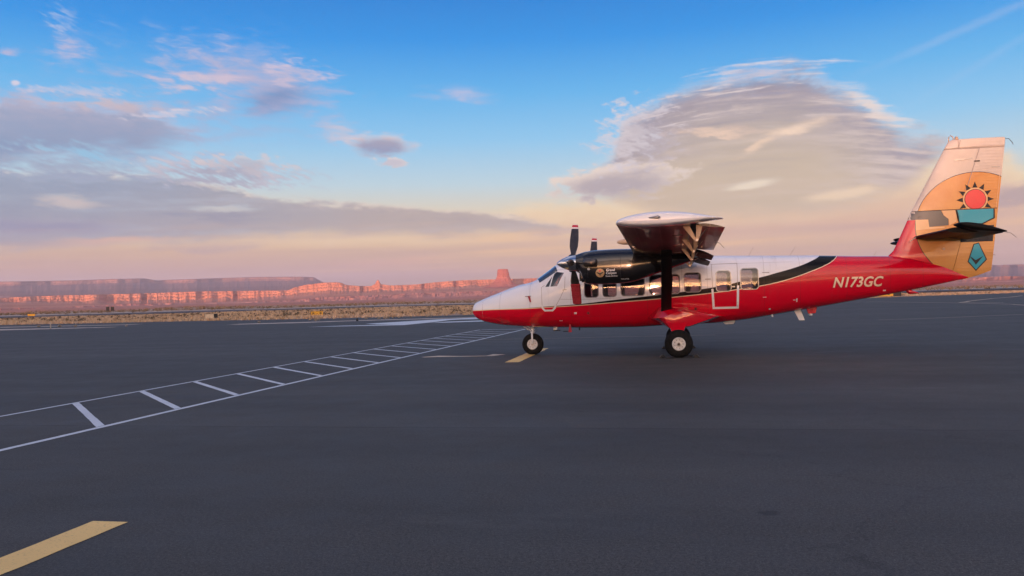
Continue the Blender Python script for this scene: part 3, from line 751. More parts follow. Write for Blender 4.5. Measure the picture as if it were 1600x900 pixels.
# ================================================================== air
hz = material('haze_air'); nt = hz.node_tree
for n in list(nt.nodes):
    if n.type != 'OUTPUT_MATERIAL': nt.nodes.remove(n)
pv = nt.nodes.new('ShaderNodeVolumePrincipled')
pv.inputs['Color'].default_value = (0.56, 0.66, 0.90, 1)
pv.inputs['Density'].default_value = 5.2e-5
pv.inputs['Anisotropy'].default_value = 0.0
nt.links.new(pv.outputs[0], nt.nodes['Material Output'].inputs['Volume'])
bm = bmesh.new(); bmesh.ops.create_cube(bm, size=1.0)
HB = (15000.0, -6.0, 560.0)
for q in bm.verts: q.co = Vector((q.co.x * 2 * HB[0], q.co.y * 2 * HB[0], HB[1] if q.co.z < 0 else HB[2]))
haze = bm_obj('haze', bm, hz); stuff(haze)


# ================================================================== the aircraft
# local coordinates: x aft from the nose, y across (camera on the -y side), z up from the ground
ROOT = Vector((6.43, 0.0, 0.0))
plane = empty('propeller_aircraft', ROOT, 'white, red and black twin propeller high-wing aircraft parked on the apron', 'aircraft')
def part(o, parent=None, label=None):
    o.parent = parent or plane
    if parent is None: o.location = -ROOT
    if label: o['label'] = label
    return o
def P(name, bm, mat, parent=None, smooth=False, label=None, recalc=True):
    return part(bm_obj(name, bm, mat, None, smooth, recalc), parent, label)
def pchip(t):
    xs = [a[0] for a in t]; k = len(t[0]) - 1; ys = [[a[i + 1] for a in t] for i in range(k)]
    n = len(xs); h = [xs[i + 1] - xs[i] for i in range(n - 1)]
    ms = []
    for y in ys:
        d = [(y[i + 1] - y[i]) / h[i] for i in range(n - 1)]; m = [d[0]] + [0] * (n - 2) + [d[-1]]
        for i in range(1, n - 1):
            if d[i - 1] * d[i] > 0:
                w1 = 2 * h[i] + h[i - 1]; w2 = h[i] + 2 * h[i - 1]; m[i] = (w1 + w2) / (w1 / d[i - 1] + w2 / d[i])
        ms.append(m)
    def f(x):
        x = min(max(x, xs[0]), xs[-1]); i = 0
        while i < n - 2 and x > xs[i + 1]: i += 1
        s = (x - xs[i]) / h[i]; out = []
        for y, m in zip(ys, ms):
            out.append((2 * s**3 - 3 * s**2 + 1) * y[i] + (s**3 - 2 * s**2 + s) * h[i] * m[i] + (-2 * s**3 + 3 * s**2) * y[i + 1] + (s**3 - s**2) * h[i] * m[i + 1])
        return out
    return f
def sgnpow(v, p): return math.copysign(abs(v) ** p, v)
def loft(rings, cap=True, flip=False):
    bm = bmesh.new(); R = [[bm.verts.new(p) for p in r] for r in rings]; n = len(rings[0])
    for a, b in zip(R, R[1:]):
        for i in range(n):
            j = (i + 1) % n
            bm.faces.new((a[i], a[j], b[j], b[i]))
    if cap: bm.faces.new(R[0][::-1]); bm.faces.new(R[-1])
    return bm
def tube(bm, pts, r, n=8):
    """round bar along a polyline, r a number or a list"""
    pts = [Vector(p) for p in pts]; rings = []
    for i, p in enumerate(pts):
        d = (pts[min(i + 1, len(pts) - 1)] - pts[max(i - 1, 0)]).normalized()
        u = d.cross(Vector((0, 0, 1)) if abs(d.z) < .9 else Vector((1, 0, 0))).normalized(); w = d.cross(u)
        rr = r[i] if isinstance(r, (list, tuple)) else r
        rings.append([bm.verts.new(p + (u * cos(2 * pi * k / n) + w * sin(2 * pi * k / n)) * rr) for k in range(n)])
    for a, b in zip(rings, rings[1:]):
        for k in range(n): bm.faces.new((a[k], a[(k + 1) % n], b[(k + 1) % n], b[k]))
    bm.faces.new(rings[0][::-1]); bm.faces.new(rings[-1])
    return bm
def lathe(profile, axis='y', n=40, centre=(0, 0, 0)):
    """profile of (along axis, radius)"""
    bm = bmesh.new(); rows = []
    for t, r in profile:
        row = []
        for k in range(n):
            a = 2 * pi * k / n; u, w = r * cos(a), r * sin(a)
            p = (u, t, w) if axis == 'y' else ((t, u, w) if axis == 'x' else (u, w, t))
            row.append(bm.verts.new(Vector(p) + Vector(centre)))
        rows.append(row)
    for a, b in zip(rows, rows[1:]):
        for k in range(n): bm.faces.new((a[k], a[(k + 1) % n], b[(k + 1) % n], b[k]))
    bm.faces.new(rows[0][::-1]); bm.faces.new(rows[-1])
    return bm
def box(bm, x0, x1, y0, y1, z0, z1):
    v = [bm.verts.new(p) for p in ((x0, y0, z0), (x1, y0, z0), (x1, y1, z0), (x0, y1, z0), (x0, y0, z1), (x1, y0, z1), (x1, y1, z1), (x0, y1, z1))]
    for f in ((0, 3, 2, 1), (4, 5, 6, 7), (0, 1, 5, 4), (1, 2, 6, 5), (2, 3, 7, 6), (3, 0, 4, 7)): bm.faces.new([v[i] for i in f])
    return bm
def prism_xz(bm, pts, y0, y1):
    a = [bm.verts.new((x, y0, z)) for x, z in pts]; b = [bm.verts.new((x, y1, z)) for x, z in pts]; n = len(pts)
    bm.faces.new(a); bm.faces.new(b[::-1])
    for i in range(n): bm.faces.new((a[i], b[i], b[(i + 1) % n], a[(i + 1) % n]))
    return bm
def bevel(bm, w, seg=2):
    bmesh.ops.bevel(bm, geom=list(bm.edges), offset=w, segments=seg, affect='EDGES', profile=0.6)
    return bm

# ---- coatings
WHITE = (0.78, 0.79, 0.83); RED = (0.62, 0.002, 0.022); BLACK = (0.010, 0.010, 0.012); CREAM = (0.80, 0.62, 0.44)
def gloss(name, col, rough=0.16, coat=1.0, spec=0.5):
    m = material(name, col, rough, spec=spec, coat=coat); g = m_graph[name]
    v, _ = obj_coords(g); n = g.noise(v, 2.2, 4, 0.6)
    bump(g, n, 0.06, 0.012)
    return m
M_red = gloss('red_paint', RED); M_black = gloss('black_paint', BLACK, 0.12, 0.6, 0.4); M_white = gloss('white_paint', WHITE, 0.22)
M_cream = gloss('cream_paint', CREAM, 0.3, 0.4)
M_gold = gloss('gold_paint', (0.66, 0.31, 0.07), 0.25, 0.7)
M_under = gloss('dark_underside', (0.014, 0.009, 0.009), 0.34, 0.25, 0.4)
M_satin = gloss('satin_black', (0.008, 0.008, 0.009), 0.5, 0.0, 0.10)
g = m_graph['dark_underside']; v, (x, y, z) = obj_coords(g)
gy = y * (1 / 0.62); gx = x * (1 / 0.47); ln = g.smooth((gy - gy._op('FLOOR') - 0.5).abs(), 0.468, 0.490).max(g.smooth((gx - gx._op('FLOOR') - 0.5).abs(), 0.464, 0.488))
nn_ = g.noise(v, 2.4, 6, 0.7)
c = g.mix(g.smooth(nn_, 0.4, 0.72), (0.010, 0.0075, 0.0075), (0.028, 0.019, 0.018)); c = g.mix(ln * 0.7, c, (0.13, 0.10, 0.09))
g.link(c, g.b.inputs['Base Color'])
M_tan = grime('warm_tan', (0.62, 0.44, 0.30), 0.5, 0.25, 8)  # sunset warmth put into the colour of the white hinge arms
M_matt_black = grime('matt_black', (0.016, 0.016, 0.018), 0.6, 0.3, 10)
M_rubber = grime('tyre_rubber', (0.009, 0.009, 0.010), 0.8, 0.3, 14, spec=0.2)
M_wheel = grime('white_wheel', (0.66, 0.65, 0.64), 0.45, 0.3, 14)
M_metal = material('polished_metal', (0.62, 0.62, 0.64), 0.16, metal=1.0)
M_steel = material('dull_steel', (0.35, 0.34, 0.33), 0.4, metal=1.0)
M_exhaust = material('burnt_steel', (0.16, 0.13, 0.11), 0.45, metal=1.0)
M_lining = grime('cabin_lining', (0.14, 0.13, 0.125), 0.8, 0.1, 2)
M_seat = grime('dark_seat', (0.030, 0.026, 0.028), 0.7, 0.3, 8)
M_seam = material('panel_seam', (0.30, 0.26, 0.26), 0.6)
M_teal = gloss('teal_paint', (0.012, 0.33, 0.46), 0.28, 0.6); M_sunred = gloss('sun_red_paint', (0.72, 0.045, 0.05), 0.28, 0.6)
M_grey = gloss('charcoal_paint', (0.075, 0.07, 0.075), 0.3, 0.5); M_ltan = gloss('light_tan_paint', (0.70, 0.42, 0.20), 0.3, 0.5)
M_logo = gloss('logo_tan', (0.48, 0.30, 0.15), 0.3, 0.4)
M_tagred = grime('red_fabric', (0.42, 0.03, 0.05), 0.8, 0.2, 20)
M_dpanel = gloss('dark_red_panel', (0.30, 0.012, 0.02), 0.4, 0.3)
M_pale = material('pale_disc', (0.8, 0.8, 0.8), 0.1, coat=1.0)
# window glass
M_glass = bpy.data.materials.new('window_glass'); M_glass.use_nodes = True
nt = M_glass.node_tree; nt.nodes.clear(); g = Graph(nt)
fr = g.new('ShaderNodeFresnel'); fr.inputs['IOR'].default_value = 1.62
gl = g.new('ShaderNodeBsdfGlossy'); gl.inputs['Roughness'].default_value = 0.02
tp = g.new('ShaderNodeBsdfTransparent'); tp.inputs['Color'].default_value = (0.62, 0.58, 0.58, 1)
mx = g.new('ShaderNodeMixShader')
g.link(Val(g, fr.outputs[0]) * 1.7, mx.inputs[0]); g.link(tp.outputs[0], mx.inputs[1]); g.link(gl.outputs[0], mx.inputs[2])
o_ = g.new('ShaderNodeOutputMaterial'); g.link(mx.outputs[0], o_.inputs['Surface'])
# dark cockpit glass
M_screen = material('windscreen_glass', (0.015, 0.02, 0.03), 0.04, spec=0.8, coat=1.0)

# ---- fuselage
#        x     top    bottom  half width  squareness
FUS = [(0.00, 1.45, 1.42, 0.015, 2.0), (0.03, 1.55, 1.31, 0.13, 2.0), (0.10, 1.655, 1.22, 0.23, 2.05), (0.22, 1.72, 1.14, 0.33, 2.1), (0.38, 1.785, 1.075, 0.41, 2.15), (1.00, 2.01, 0.95, 0.59, 2.3),
       (1.55, 2.19, 0.895, 0.70, 2.45), (2.05, 2.305, 0.86, 0.78, 2.6), (2.20, 2.40, 0.855, 0.80, 2.6), (2.53, 2.62, 0.845, 0.835, 2.6), (2.80, 2.81, 0.835, 0.85, 2.7), (3.00, 2.91, 0.83, 0.86, 2.9),
       (3.35, 2.955, 0.815, 0.875, 3.2), (4.0, 2.955, 0.80, 0.88, 3.5), (5.0, 2.945, 0.80, 0.88, 3.6), (6.0, 2.93, 0.835, 0.88, 3.6), (7.4, 2.90, 0.875, 0.88, 3.6), (8.25, 2.87, 0.945, 0.865, 3.5), (9.3, 2.835, 1.10, 0.81, 3.3),
       (10.4, 2.80, 1.27, 0.70, 3.1), (11.6, 2.74, 1.47, 0.55, 2.9), (12.5, 2.705, 1.615, 0.42, 2.7), (13.5, 2.50, 1.80, 0.25, 2.4), (14.2, 2.27, 1.94, 0.10, 2.2), (14.55, 2.07, 2.01, 0.02, 2.0)]
fus = pchip(FUS)
NR = 72
def fus_ring(x, inset=0.0):
    t, b, w, e = fus(x); zc = (t + b) / 2; h = max((t - b) / 2 - inset, .004); w = max(w - inset, .004)
    el_ = lambda k: e if cos(2 * pi * k / NR) >= 0 else 2 + (e - 2) * 0.45        # rounder below the middle
    return [(x, w * sgnpow(sin(2 * pi * k / NR), 2 / el_(k)), zc + h * sgnpow(cos(2 * pi * k / NR), 2 / el_(k))) for k in range(NR)]
xs = [0, .012, .03, .06, .1, .15, .22, .3, .38] + [.5 + .125 * i for i in range(113)]
xs = [x for x in xs if x < 14.5] + [14.55]
outer = loft([fus_ring(x) for x in xs])
bmesh.ops.recalc_face_normals(outer, faces=outer.faces)
FBVH = BVHTree.FromBMesh(outer)
n_outer = len(outer.faces)
inner = [fus_ring(x, 0.045) for x in [0.9 + 0.2 * i for i in range(56)]]
R = [[outer.verts.new(p) for p in r] for r in inner]
inner_faces = []
for a, b in zip(R, R[1:]):
    for i in range(NR):
        j = (i + 1) % NR; inner_faces.append(outer.faces.new((a[i], b[i], b[j], a[j])))
inner_faces.append(outer.faces.new(R[0])); inner_faces.append(outer.faces.new(R[-1][::-1]))
for f_ in inner_faces: f_.material_index = 1
inner_bm = bmesh.new()
# make sure the inner skin faces inward
cx_ = inner_faces[10].calc_center_median(); inner_faces[10].normal_update()
if inner_faces[10].normal.dot(Vector((cx_.x, 0, 1.9)) - cx_) < 0:
    bmesh.ops.reverse_faces(outer, faces=inner_faces)
inner_bm.free()

# livery: nothing but flat print on the skin, as curves of height against length
M_livery = material('aircraft_livery', WHITE, 0.16, spec=0.25, coat=0.5); g = m_graph['aircraft_livery']
v, (x, y, z) = obj_coords(g)
red_top = [(0.0, 1.425), (0.25, 1.435), (0.86, 1.45), (1.86, 1.46), (2.46, 1.48), (3.53, 1.52), (4.59, 1.58), (5.91, 1.655), (6.46, 1.70), (7.2, 1.76), (8.2, 1.87), (8.77, 1.945), (9.26, 2.035), (9.73, 2.16), (10.25, 2.34), (10.6, 2.48), (10.82, 2.60), (10.98, 2.74), (11.15, 2.95), (11.5, 3.5), (16, 3.9)]
blk_top = [(0.0, 1.43), (1.0, 1.455), (1.86, 1.475), (2.46, 1.505), (3.53, 1.56), (4.59, 1.655), (5.91, 1.77), (6.47, 1.825), (7.2, 1.91), (7.8, 1.995), (8.22, 2.09), (8.77, 2.19), (9.27, 2.315), (9.71, 2.43), (9.99, 2.52), (10.23, 2.62), (10.48, 2.75), (10.8, 3.1), (11.2, 3.6), (16, 3.95)]
def hcurve(g, x, pts): return g.curve(x * (1 / 16.0), [(a / 16.0, b / 4.0) for a, b in pts]) * 4.0
zr = hcurve(g, x, red_top); zb = hcurve(g, x, blk_top)
step = lambda v_: g.smooth(v_, -0.004, 0.004)
n = g.noise(v, 1.6, 5, 0.6)
white = g.mix(g.smooth(n, 0.4, 0.75) * 0.25, WHITE, tuple(k * 0.84 for k in WHITE))
c = g.mix(step(zb - z), white, BLACK)
c = g.mix(step(zr + 0.012 - z), c, CREAM)
c = g.mix(step(zr - 0.012 - z), c, g.mix(g.smooth(n, 0.4, 0.7) * 0.3, RED, tuple(k * 0.8 for k in RED)))
blk = step(zb - z) * (1.0 - step(zr + 0.012 - z))
g.link(blk * -0.38 + 0.5, g.b.inputs['Coat Weight']); g.link(blk * -0.17 + 0.25, g.b.inputs['Specular IOR Level'])
# panel laps, streaks and grime
lap = g.const(0.0)
for xp in (1.02, 2.0, 3.28, 4.46, 5.56, 6.58, 7.3, 8.9, 9.9, 11.2, 12.4, 13.3): lap = lap.max(g.smooth((x - xp).abs(), 0.010, 0.004))
for zp in (1.18, 2.62): lap = lap.max(g.smooth((z - zp).abs(), 0.008, 0.003) * g.smooth((x - 5.5).abs(), 4.3, 4.1))
c = g.mix(lap * 0.30, c, (0.05, 0.03, 0.03))
stk = g.smooth(g.noise(g.combine(x * 3.2, y * 0.6, z * 0.45), 1.0, 5, 0.7), 0.52, 0.74)
c = g.mix(stk * 0.16, c, (0.10, 0.07, 0.06))
soot = g.smooth(g.noise(g.combine(x * 0.5, y, z * 2.6), 1.0, 5, 0.65), 0.42, 0.7) * g.smooth(z, 1.9, 2.4) * g.smooth((x - 6.0).abs(), 2.2, 0.6)
c = g.mix(soot * 0.22, c, (0.09, 0.08, 0.08))
g.link(c, g.b.inputs['Base Color'])
# skins are never quite flat: soft ripples between frames and rivet rows
fx = (x * (1 / 0.42)); fxf = (fx - fx._op('FLOOR') - 0.5).abs()
rip = g.noise(v, 3.0, 2, 0.5)
bump(g, rip * 0.7 + g.smooth(fxf, 0.47, 0.5) * 0.25, 0.10, 0.012)

fuselage_shell = bpy.data.meshes.new('fuselage_shell'); outer.to_mesh(fuselage_shell); outer.free()
fs_ob = bpy.data.objects.new('fuselage', fuselage_shell); COL.objects.link(fs_ob)
for m in (M_livery, M_lining): fuselage_shell.materials.append(m)
# window openings
WIN = [(3.70, 4.12, 1.745, 2.30), (4.25, 4.66, 1.75, 2.31), (4.79, 5.49, 1.765, 2.33), (5.63, 6.51, 1.79, 2.36), (6.64, 7.12, 1.825, 2.39), (7.55, 7.97, 1.82, 2.42), (8.24, 8.74, 1.86, 2.47)]
def rounded(x0, x1, z0, z1, r, n=5):
    pts = []
    for cx_, cz_, a0 in ((x1 - r, z1 - r, 0), (x0 + r, z1 - r, 90), (x0 + r, z0 + r, 180), (x1 - r, z0 + r, 270)):
        for i in range(n + 1):
            a = radians(a0 + 90 * i / n); pts.append((cx_ + r * cos(a), cz_ + r * sin(a)))
    return pts
CKW = [(2.47, 2.09), (2.88, 2.10), (3.11, 2.53), (2.85, 2.57), (2.70, 2.44)]
cut = bmesh.new()
for w in WIN: prism_xz(cut, rounded(*w, 0.095), -1.3, 1.3)
prism_xz(cut, CKW, -1.3, 1.3)
bmesh.ops.recalc_face_normals(cut, faces=cut.faces)
cm = bpy.data.meshes.new('cutter'); cut.to_mesh(cm); cut.free()
co = bpy.data.objects.new('cutter', cm); COL.objects.link(co)
for m in (M_livery, M_lining): cm.materials.append(m)
for p_ in cm.polygons: p_.material_index = 1
md = fs_ob.modifiers.new('cut', 'BOOLEAN'); md.operation = 'DIFFERENCE'; md.object = co; md.solver = 'EXACT'
dg = bpy.context.evaluated_depsgraph_get()
nm = bpy.data.meshes.new_from_object(fs_ob.evaluated_get(dg)); nm.name = 'fuselage'
fs_ob.modifiers.clear(); fs_ob.data = nm
bpy.data.objects.remove(co)
for p_ in nm.polygons: p_.use_smooth = True
try:
    nm.set_sharp_from_angle(angle=radians(38))
except Exception: pass
fuselage = part(fs_ob)

# ---- flat print and thin panels laid on a skin
def snap(bm, bvh, off, side=-1, cell=0.07):
    xs_ = [v.co.x for v in bm.verts]; zs_ = [v.co.z for v in bm.verts]
    k = math.ceil(min(xs_) / cell)
    while k * cell < max(xs_):
        bmesh.ops.bisect_plane(bm, geom=list(bm.verts) + list(bm.edges) + list(bm.faces), plane_co=(k * cell, 0, 0), plane_no=(1, 0, 0)); k += 1
    k = math.ceil(min(zs_) / cell)
    while k * cell < max(zs_):
        bmesh.ops.bisect_plane(bm, geom=list(bm.verts) + list(bm.edges) + list(bm.faces), plane_co=(0, 0, k * cell), plane_no=(0, 0, 1)); k += 1
    dead = []
    for v_ in bm.verts:
        h, nn, i, d = bvh.ray_cast(Vector((v_.co.x, side * 9.0, v_.co.z)), Vector((0, -side, 0)), 30)
        if h is None: dead.append(v_)
        else: v_.co.y = h.y + side * off
    if dead: bmesh.ops.delete(bm, geom=dead, context='VERTS')
    return bm
def decal(name, polys, bvh, off, mat, parent, side=-1, cell=0.07, label=None):
    bm = bmesh.new()
    for p in polys:
        vs_ = [bm.verts.new((a, 0, b)) for a, b in p]; f_ = bm.faces.new(vs_)
    bmesh.ops.triangulate(bm, faces=bm.faces[:])
    snap(bm, bvh, off, side, cell)
    return P(name, bm, mat, parent, False, label)
def ribbon(pts, w, closed=False):
    n = len(pts); out = []
    ps = [Vector(p) for p in pts]; L_, R_ = [], []
    for i in range(n):
        a = ps[i - 1] if (i or closed) else ps[i]; b = ps[(i + 1) % n] if (i < n - 1 or closed) else ps[i]
        d1 = (ps[i] - a).normalized() if (ps[i] - a).length > 1e-6 else (b - ps[i]).normalized()
        d2 = (b - ps[i]).normalized() if (b - ps[i]).length > 1e-6 else d1
        t = (d1 + d2).normalized(); nrm = Vector((-t.y, t.x)); k = 1 / max(0.4, nrm.dot(Vector((-d1.y, d1.x))))
        L_.append(ps[i] + nrm * w / 2 * k); R_.append(ps[i] - nrm * w / 2 * k)
    m = n if closed else n - 1
    for i in range(m):
        j = (i + 1) % n; out.append([tuple(L_[i]), tuple(L_[j]), tuple(R_[j]), tuple(R_[i])])
    return out
def lettering(name, text, x0, x1, z0, z1, bvh, off, mat, parent, side=-1, shear=0.0, bold=0.0, cell=0.1, label=None):
    cu = bpy.data.curves.new(name, 'FONT'); cu.body = text; cu.size = 1.0; cu.offset = bold; cu.shear = shear; cu.resolution_u = 3
    to = bpy.data.objects.new(name, cu); COL.objects.link(to)
    dg = bpy.context.evaluated_depsgraph_get(); me = bpy.data.meshes.new_from_object(to.evaluated_get(dg))
    bpy.data.objects.remove(to); bpy.data.curves.remove(cu)
    bm = bmesh.new(); bm.from_mesh(me); bpy.data.meshes.remove(me)
    bmesh.ops.remove_doubles(bm, verts=bm.verts, dist=1e-4)
    X0 = min(v_.co.x for v_ in bm.verts); X1 = max(v_.co.x for v_ in bm.verts); Z0 = min(v_.co.y for v_ in bm.verts); Z1 = max(v_.co.y for v_ in bm.verts)
    for v_ in bm.verts: v_.co = Vector((x0 + (v_.co.x - X0) / (X1 - X0) * (x1 - x0), 0, z0 + (v_.co.y - Z0) / (Z1 - Z0) * (z1 - z0)))
    snap(bm, bvh, off, side, cell)
    return P(name, bm, mat, parent, False, label)

# window panes (a little inside the skin) with thin rims
def pane_bm(poly, bvh, off, side):
    bm = bmesh.new(); bm.faces.new([bm.verts.new((a, 0, b)) for a, b in poly]); bmesh.ops.triangulate(bm, faces=bm.faces[:])
    return snap(bm, bvh, off, side, 0.12)
for side in (-1, 1):
    for w in WIN:
        fr_ = decal('window_frame', ribbon(rounded(*w, 0.095), 0.024, True), FBVH, 0.003, M_seam if w[0] < 7.3 else M_steel, fuselage, side, 0.15)
        pn = part(bm_obj('window_pane', pane_bm(rounded(*w, 0.095), FBVH, -0.016, side), M_glass, None, True), fuselage)
    decal('window_frame', ribbon(CKW, 0.03, True), FBVH, 0.003, M_white, fuselage, side, 0.15)
    part(bm_obj('cockpit_window', pane_bm(CKW, FBVH, -0.012, side), M_glass, None, True), fuselage)
    decal('window_post', ribbon([(2.64, 2.10), (2.705, 2.33), (2.76, 2.50)], 0.035), FBVH, 0.006, M_white, fuselage, side, 0.15)
# windscreen: panes wrapped round the sloping front of the cockpit
def screen_patch(x0, x1, t0, t1, off=0.006, nx=10, nt_=10, skew=0.0):
    bm = bmesh.new(); rows = []
    for i in range(nx + 1):
        row = []
        for j in range(nt_ + 1):
            f_ = i / nx; x = x0 + (x1 - x0) * f_ + skew * (j / nt_)
            t, b, w, e = fus(x); zc = (t + b) / 2; h = (t - b) / 2 + off; w += off
            th = radians(t0 + (t1 - t0) * j / nt_)
            row.append(bm.verts.new((x - off * 0.8, w * sgnpow(sin(th), 2 / e), zc + h * sgnpow(cos(th), 2 / e))))
        rows.append(row)
    for a, b in zip(rows, rows[1:]):
        for j in range(nt_): bm.faces.new((a[j], a[j + 1], b[j + 1], b[j]))
    return bm
for sgn in (-1, 1):
    P('windscreen', screen_patch(2.13, 2.70, sgn * 3, sgn * 50, skew=0.18), M_screen, fuselage, True)

# cabin inside: floor, bulkhead, seats
bm = bmesh.new(); box(bm, 2.5, 8.3, -0.58, 0.58, 1.15, 1.18); P('cabin_floor', bm, M_seat, fuselage)
bm = bmesh.new(); box(bm, 3.42, 3.46, -0.70, -0.2, 1.18, 2.6); box(bm, 3.42, 3.46, 0.2, 0.70, 1.18, 2.6); P('bulkhead', bm, M_lining, fuselage)
bm = bmesh.new(); box(bm, 9.25, 9.29, -0.55, 0.55, 1.45, 2.6); P('bulkhead', bm, M_lining, fuselage)
def seat_mesh():
    bm = bmesh.new()
    box(bm, 0.0, 0.42, -0.2, 0.2, 0.30, 0.42); box(bm, 0.05, 0.37, -0.17, 0.17, 0.0, 0.30)
    pts = [(0.36, 0.40), (0.46, 0.40), (0.60, 0.98), (0.58, 1.08), (0.50, 1.10), (0.47, 1.0)]
    prism_xz(bm, pts, -0.2, 0.2)
    bevel(bm, 0.025, 2); bmesh.ops.recalc_face_normals(bm, faces=bm.faces)
    me = bpy.data.meshes.new('seat'); bm.to_mesh(me); bm.free(); me.materials.append(M_seat); return me
SEAT = seat_mesh()
for x in (2.75, 3.62, 4.22, 4.85, 5.55, 6.25, 6.95, 7.7, 8.35):
    for y in ((-0.46, 0.46) if x > 3 else (-0.42, 0.42)):
        o = bpy.data.objects.new('seat', SEAT); COL.objects.link(o); o.parent = fuselage; o.location = (x, y, 1.18 if x < 8 else 1.24); o.scale = (1, .8, .84 if x > 3 else .98)

# doors, panels and small print on the skin
z1d = 1.31
door = decal('passenger_door', ribbon([(7.44, 1.90), (7.46, z1d + .03), (8.14, z1d + .03), (8.165, 1.98)], 0.062), FBVH, 0.004, M_white, fuselage, -1, 0.12)
decal('door_seam', ribbon([(7.46, z1d + .03), (7.43, 2.62), (8.16, 2.63), (8.14, z1d + .03)], 0.012), FBVH, 0.0025, M_seam, fuselage)
decal('door_handle', [[(7.99, 1.93), (8.08, 1.93), (8.08, 1.97), (7.99, 1.97)]], FBVH, 0.012, M_steel, fuselage)
decal('crew_door', ribbon([(2.385, 1.55), (2.40, 1.46), (2.47, 1.385), (2.70, 1.385), (2.78, 1.46), (2.81, 1.54)], 0.055), FBVH, 0.004, M_white, fuselage, -1, 0.1)
decal('door_seam', ribbon([(2.39, 1.5), (2.38, 2.10), (2.48, 2.16)], 0.012), FBVH, 0.002, M_seam, fuselage)
decal('door_seam', ribbon([(2.80, 1.5), (2.97, 1.78), (3.10, 2.05), (3.12, 2.40)], 0.012), FBVH, 0.002, M_seam, fuselage)
decal('door_handle', [[(3.03, 1.985), (3.16, 2.00), (3.17, 2.015), (3.10, 2.02), (3.03, 2.00)]], FBVH, 0.014, M_steel, fuselage)
for xx in (0.42,): decal('panel_seam', ribbon([(xx, 1.2), (xx, 1.7)], 0.008), FBVH, 0.002, M_seam, fuselage)
decal('panel_seam', ribbon([(2.95, 1.72), (3.5, 1.70), (4.2, 1.70), (4.8, 1.71)], 0.008), FBVH, 0.002, M_seam, fuselage)
decal('panel_seam', ribbon([(8.85, 2.33), (9.05, 2.33)], 0.02), FBVH, 0.002, M_seam, fuselage)
decal('panel_seam', ribbon([(7.24, 2.19), (7.40, 2.19)], 0.025), FBVH, 0.002, M_seam, fuselage)
for (x, z, w, h, m) in ((3.40, 1.285, .08, .055, M_white), (2.93, 1.06, .10, .014, M_white), (9.05, 1.27, .05, .04, M_white), (12.24, 1.72, .08, .035, M_white), (1.98, 1.13, .22, .03, M_red),
                        (9.73, 1.515, .07, .02, M_white), (9.80, 1.51, .03, .10, M_white), (8.9, 1.62, .10, .012, M_white), (6.75, 1.345, .09, .012, M_white)):
    decal('placard', [[(x - w / 2, z - h / 2), (x + w / 2, z - h / 2), (x + w / 2, z + h / 2), (x - w / 2, z + h / 2)]], FBVH, 0.006, m, fuselage, -1, 0.2)
for x, z, r in ((3.79, 1.28, .045), (6.95, 1.33, .05)):
    decal('static_port', [[(x + r * cos(2 * pi * i / 14), z + r * sin(2 * pi * i / 14)) for i in range(14)]], FBVH, 0.004, M_dpanel, fuselage, -1, 0.2)
    decal('static_port', [[(x + r * .45 * cos(2 * pi * i / 10), z + r * .45 * sin(2 * pi * i / 10)) for i in range(10)]], FBVH, 0.007, M_matt_black, fuselage, -1, 0.2)
lettering('registration', 'N173GC', 10.80, 12.20, 1.835, 2.135, FBVH, 0.008, M_cream, fuselage, -1, 0.28, 0.022)
lettering('registration_shadow', 'N173GC', 10.788, 12.188, 1.822, 2.122, FBVH, 0.004, M_dpanel, fuselage, -1, 0.28, 0.022)

# ---- wing
NACA = [(0, 0), (.005, .0125), (.0125, .0195), (.025, .0272), (.05, .0375), (.1, .0510), (.15, .060), (.2, .0665), (.3, .0740), (.4, .0765), (.5, .0735), (.6, .0655), (.7, .0535), (.8, .0378), (.9, .0195), (1.0, .003)]
def sect(x0, ch, zc, tk, t0=0.0, t1=1.0, camber=0.015, ang=0.0):
    """closed airfoil outline (x, z): upper from nose to tail then lower back"""
    a = [q for q in NACA if t0 <= q[0] <= t1]
    up = [(t, tk * h * 6.25 + camber * 4 * t * (1 - t)) for t, h in a]
    lo = [(t, -tk * h * 6.25 * 0.82 + camber * 4 * t * (1 - t)) for t, h in a]
    pts = up + lo[::-1][:-1] if t0 == 0 else up + lo[::-1]
    c_, s_ = cos(ang), sin(ang)
    return [(x0 + ch * (t * c_ + h * s_), zc + ch * (h * c_ - t * s_)) for t, h in pts]
def wing_z(y): return 2.80 + 0.0353 * abs(y)
XW, CH, TK = 5.30, 1.98, 0.155
wings = {}
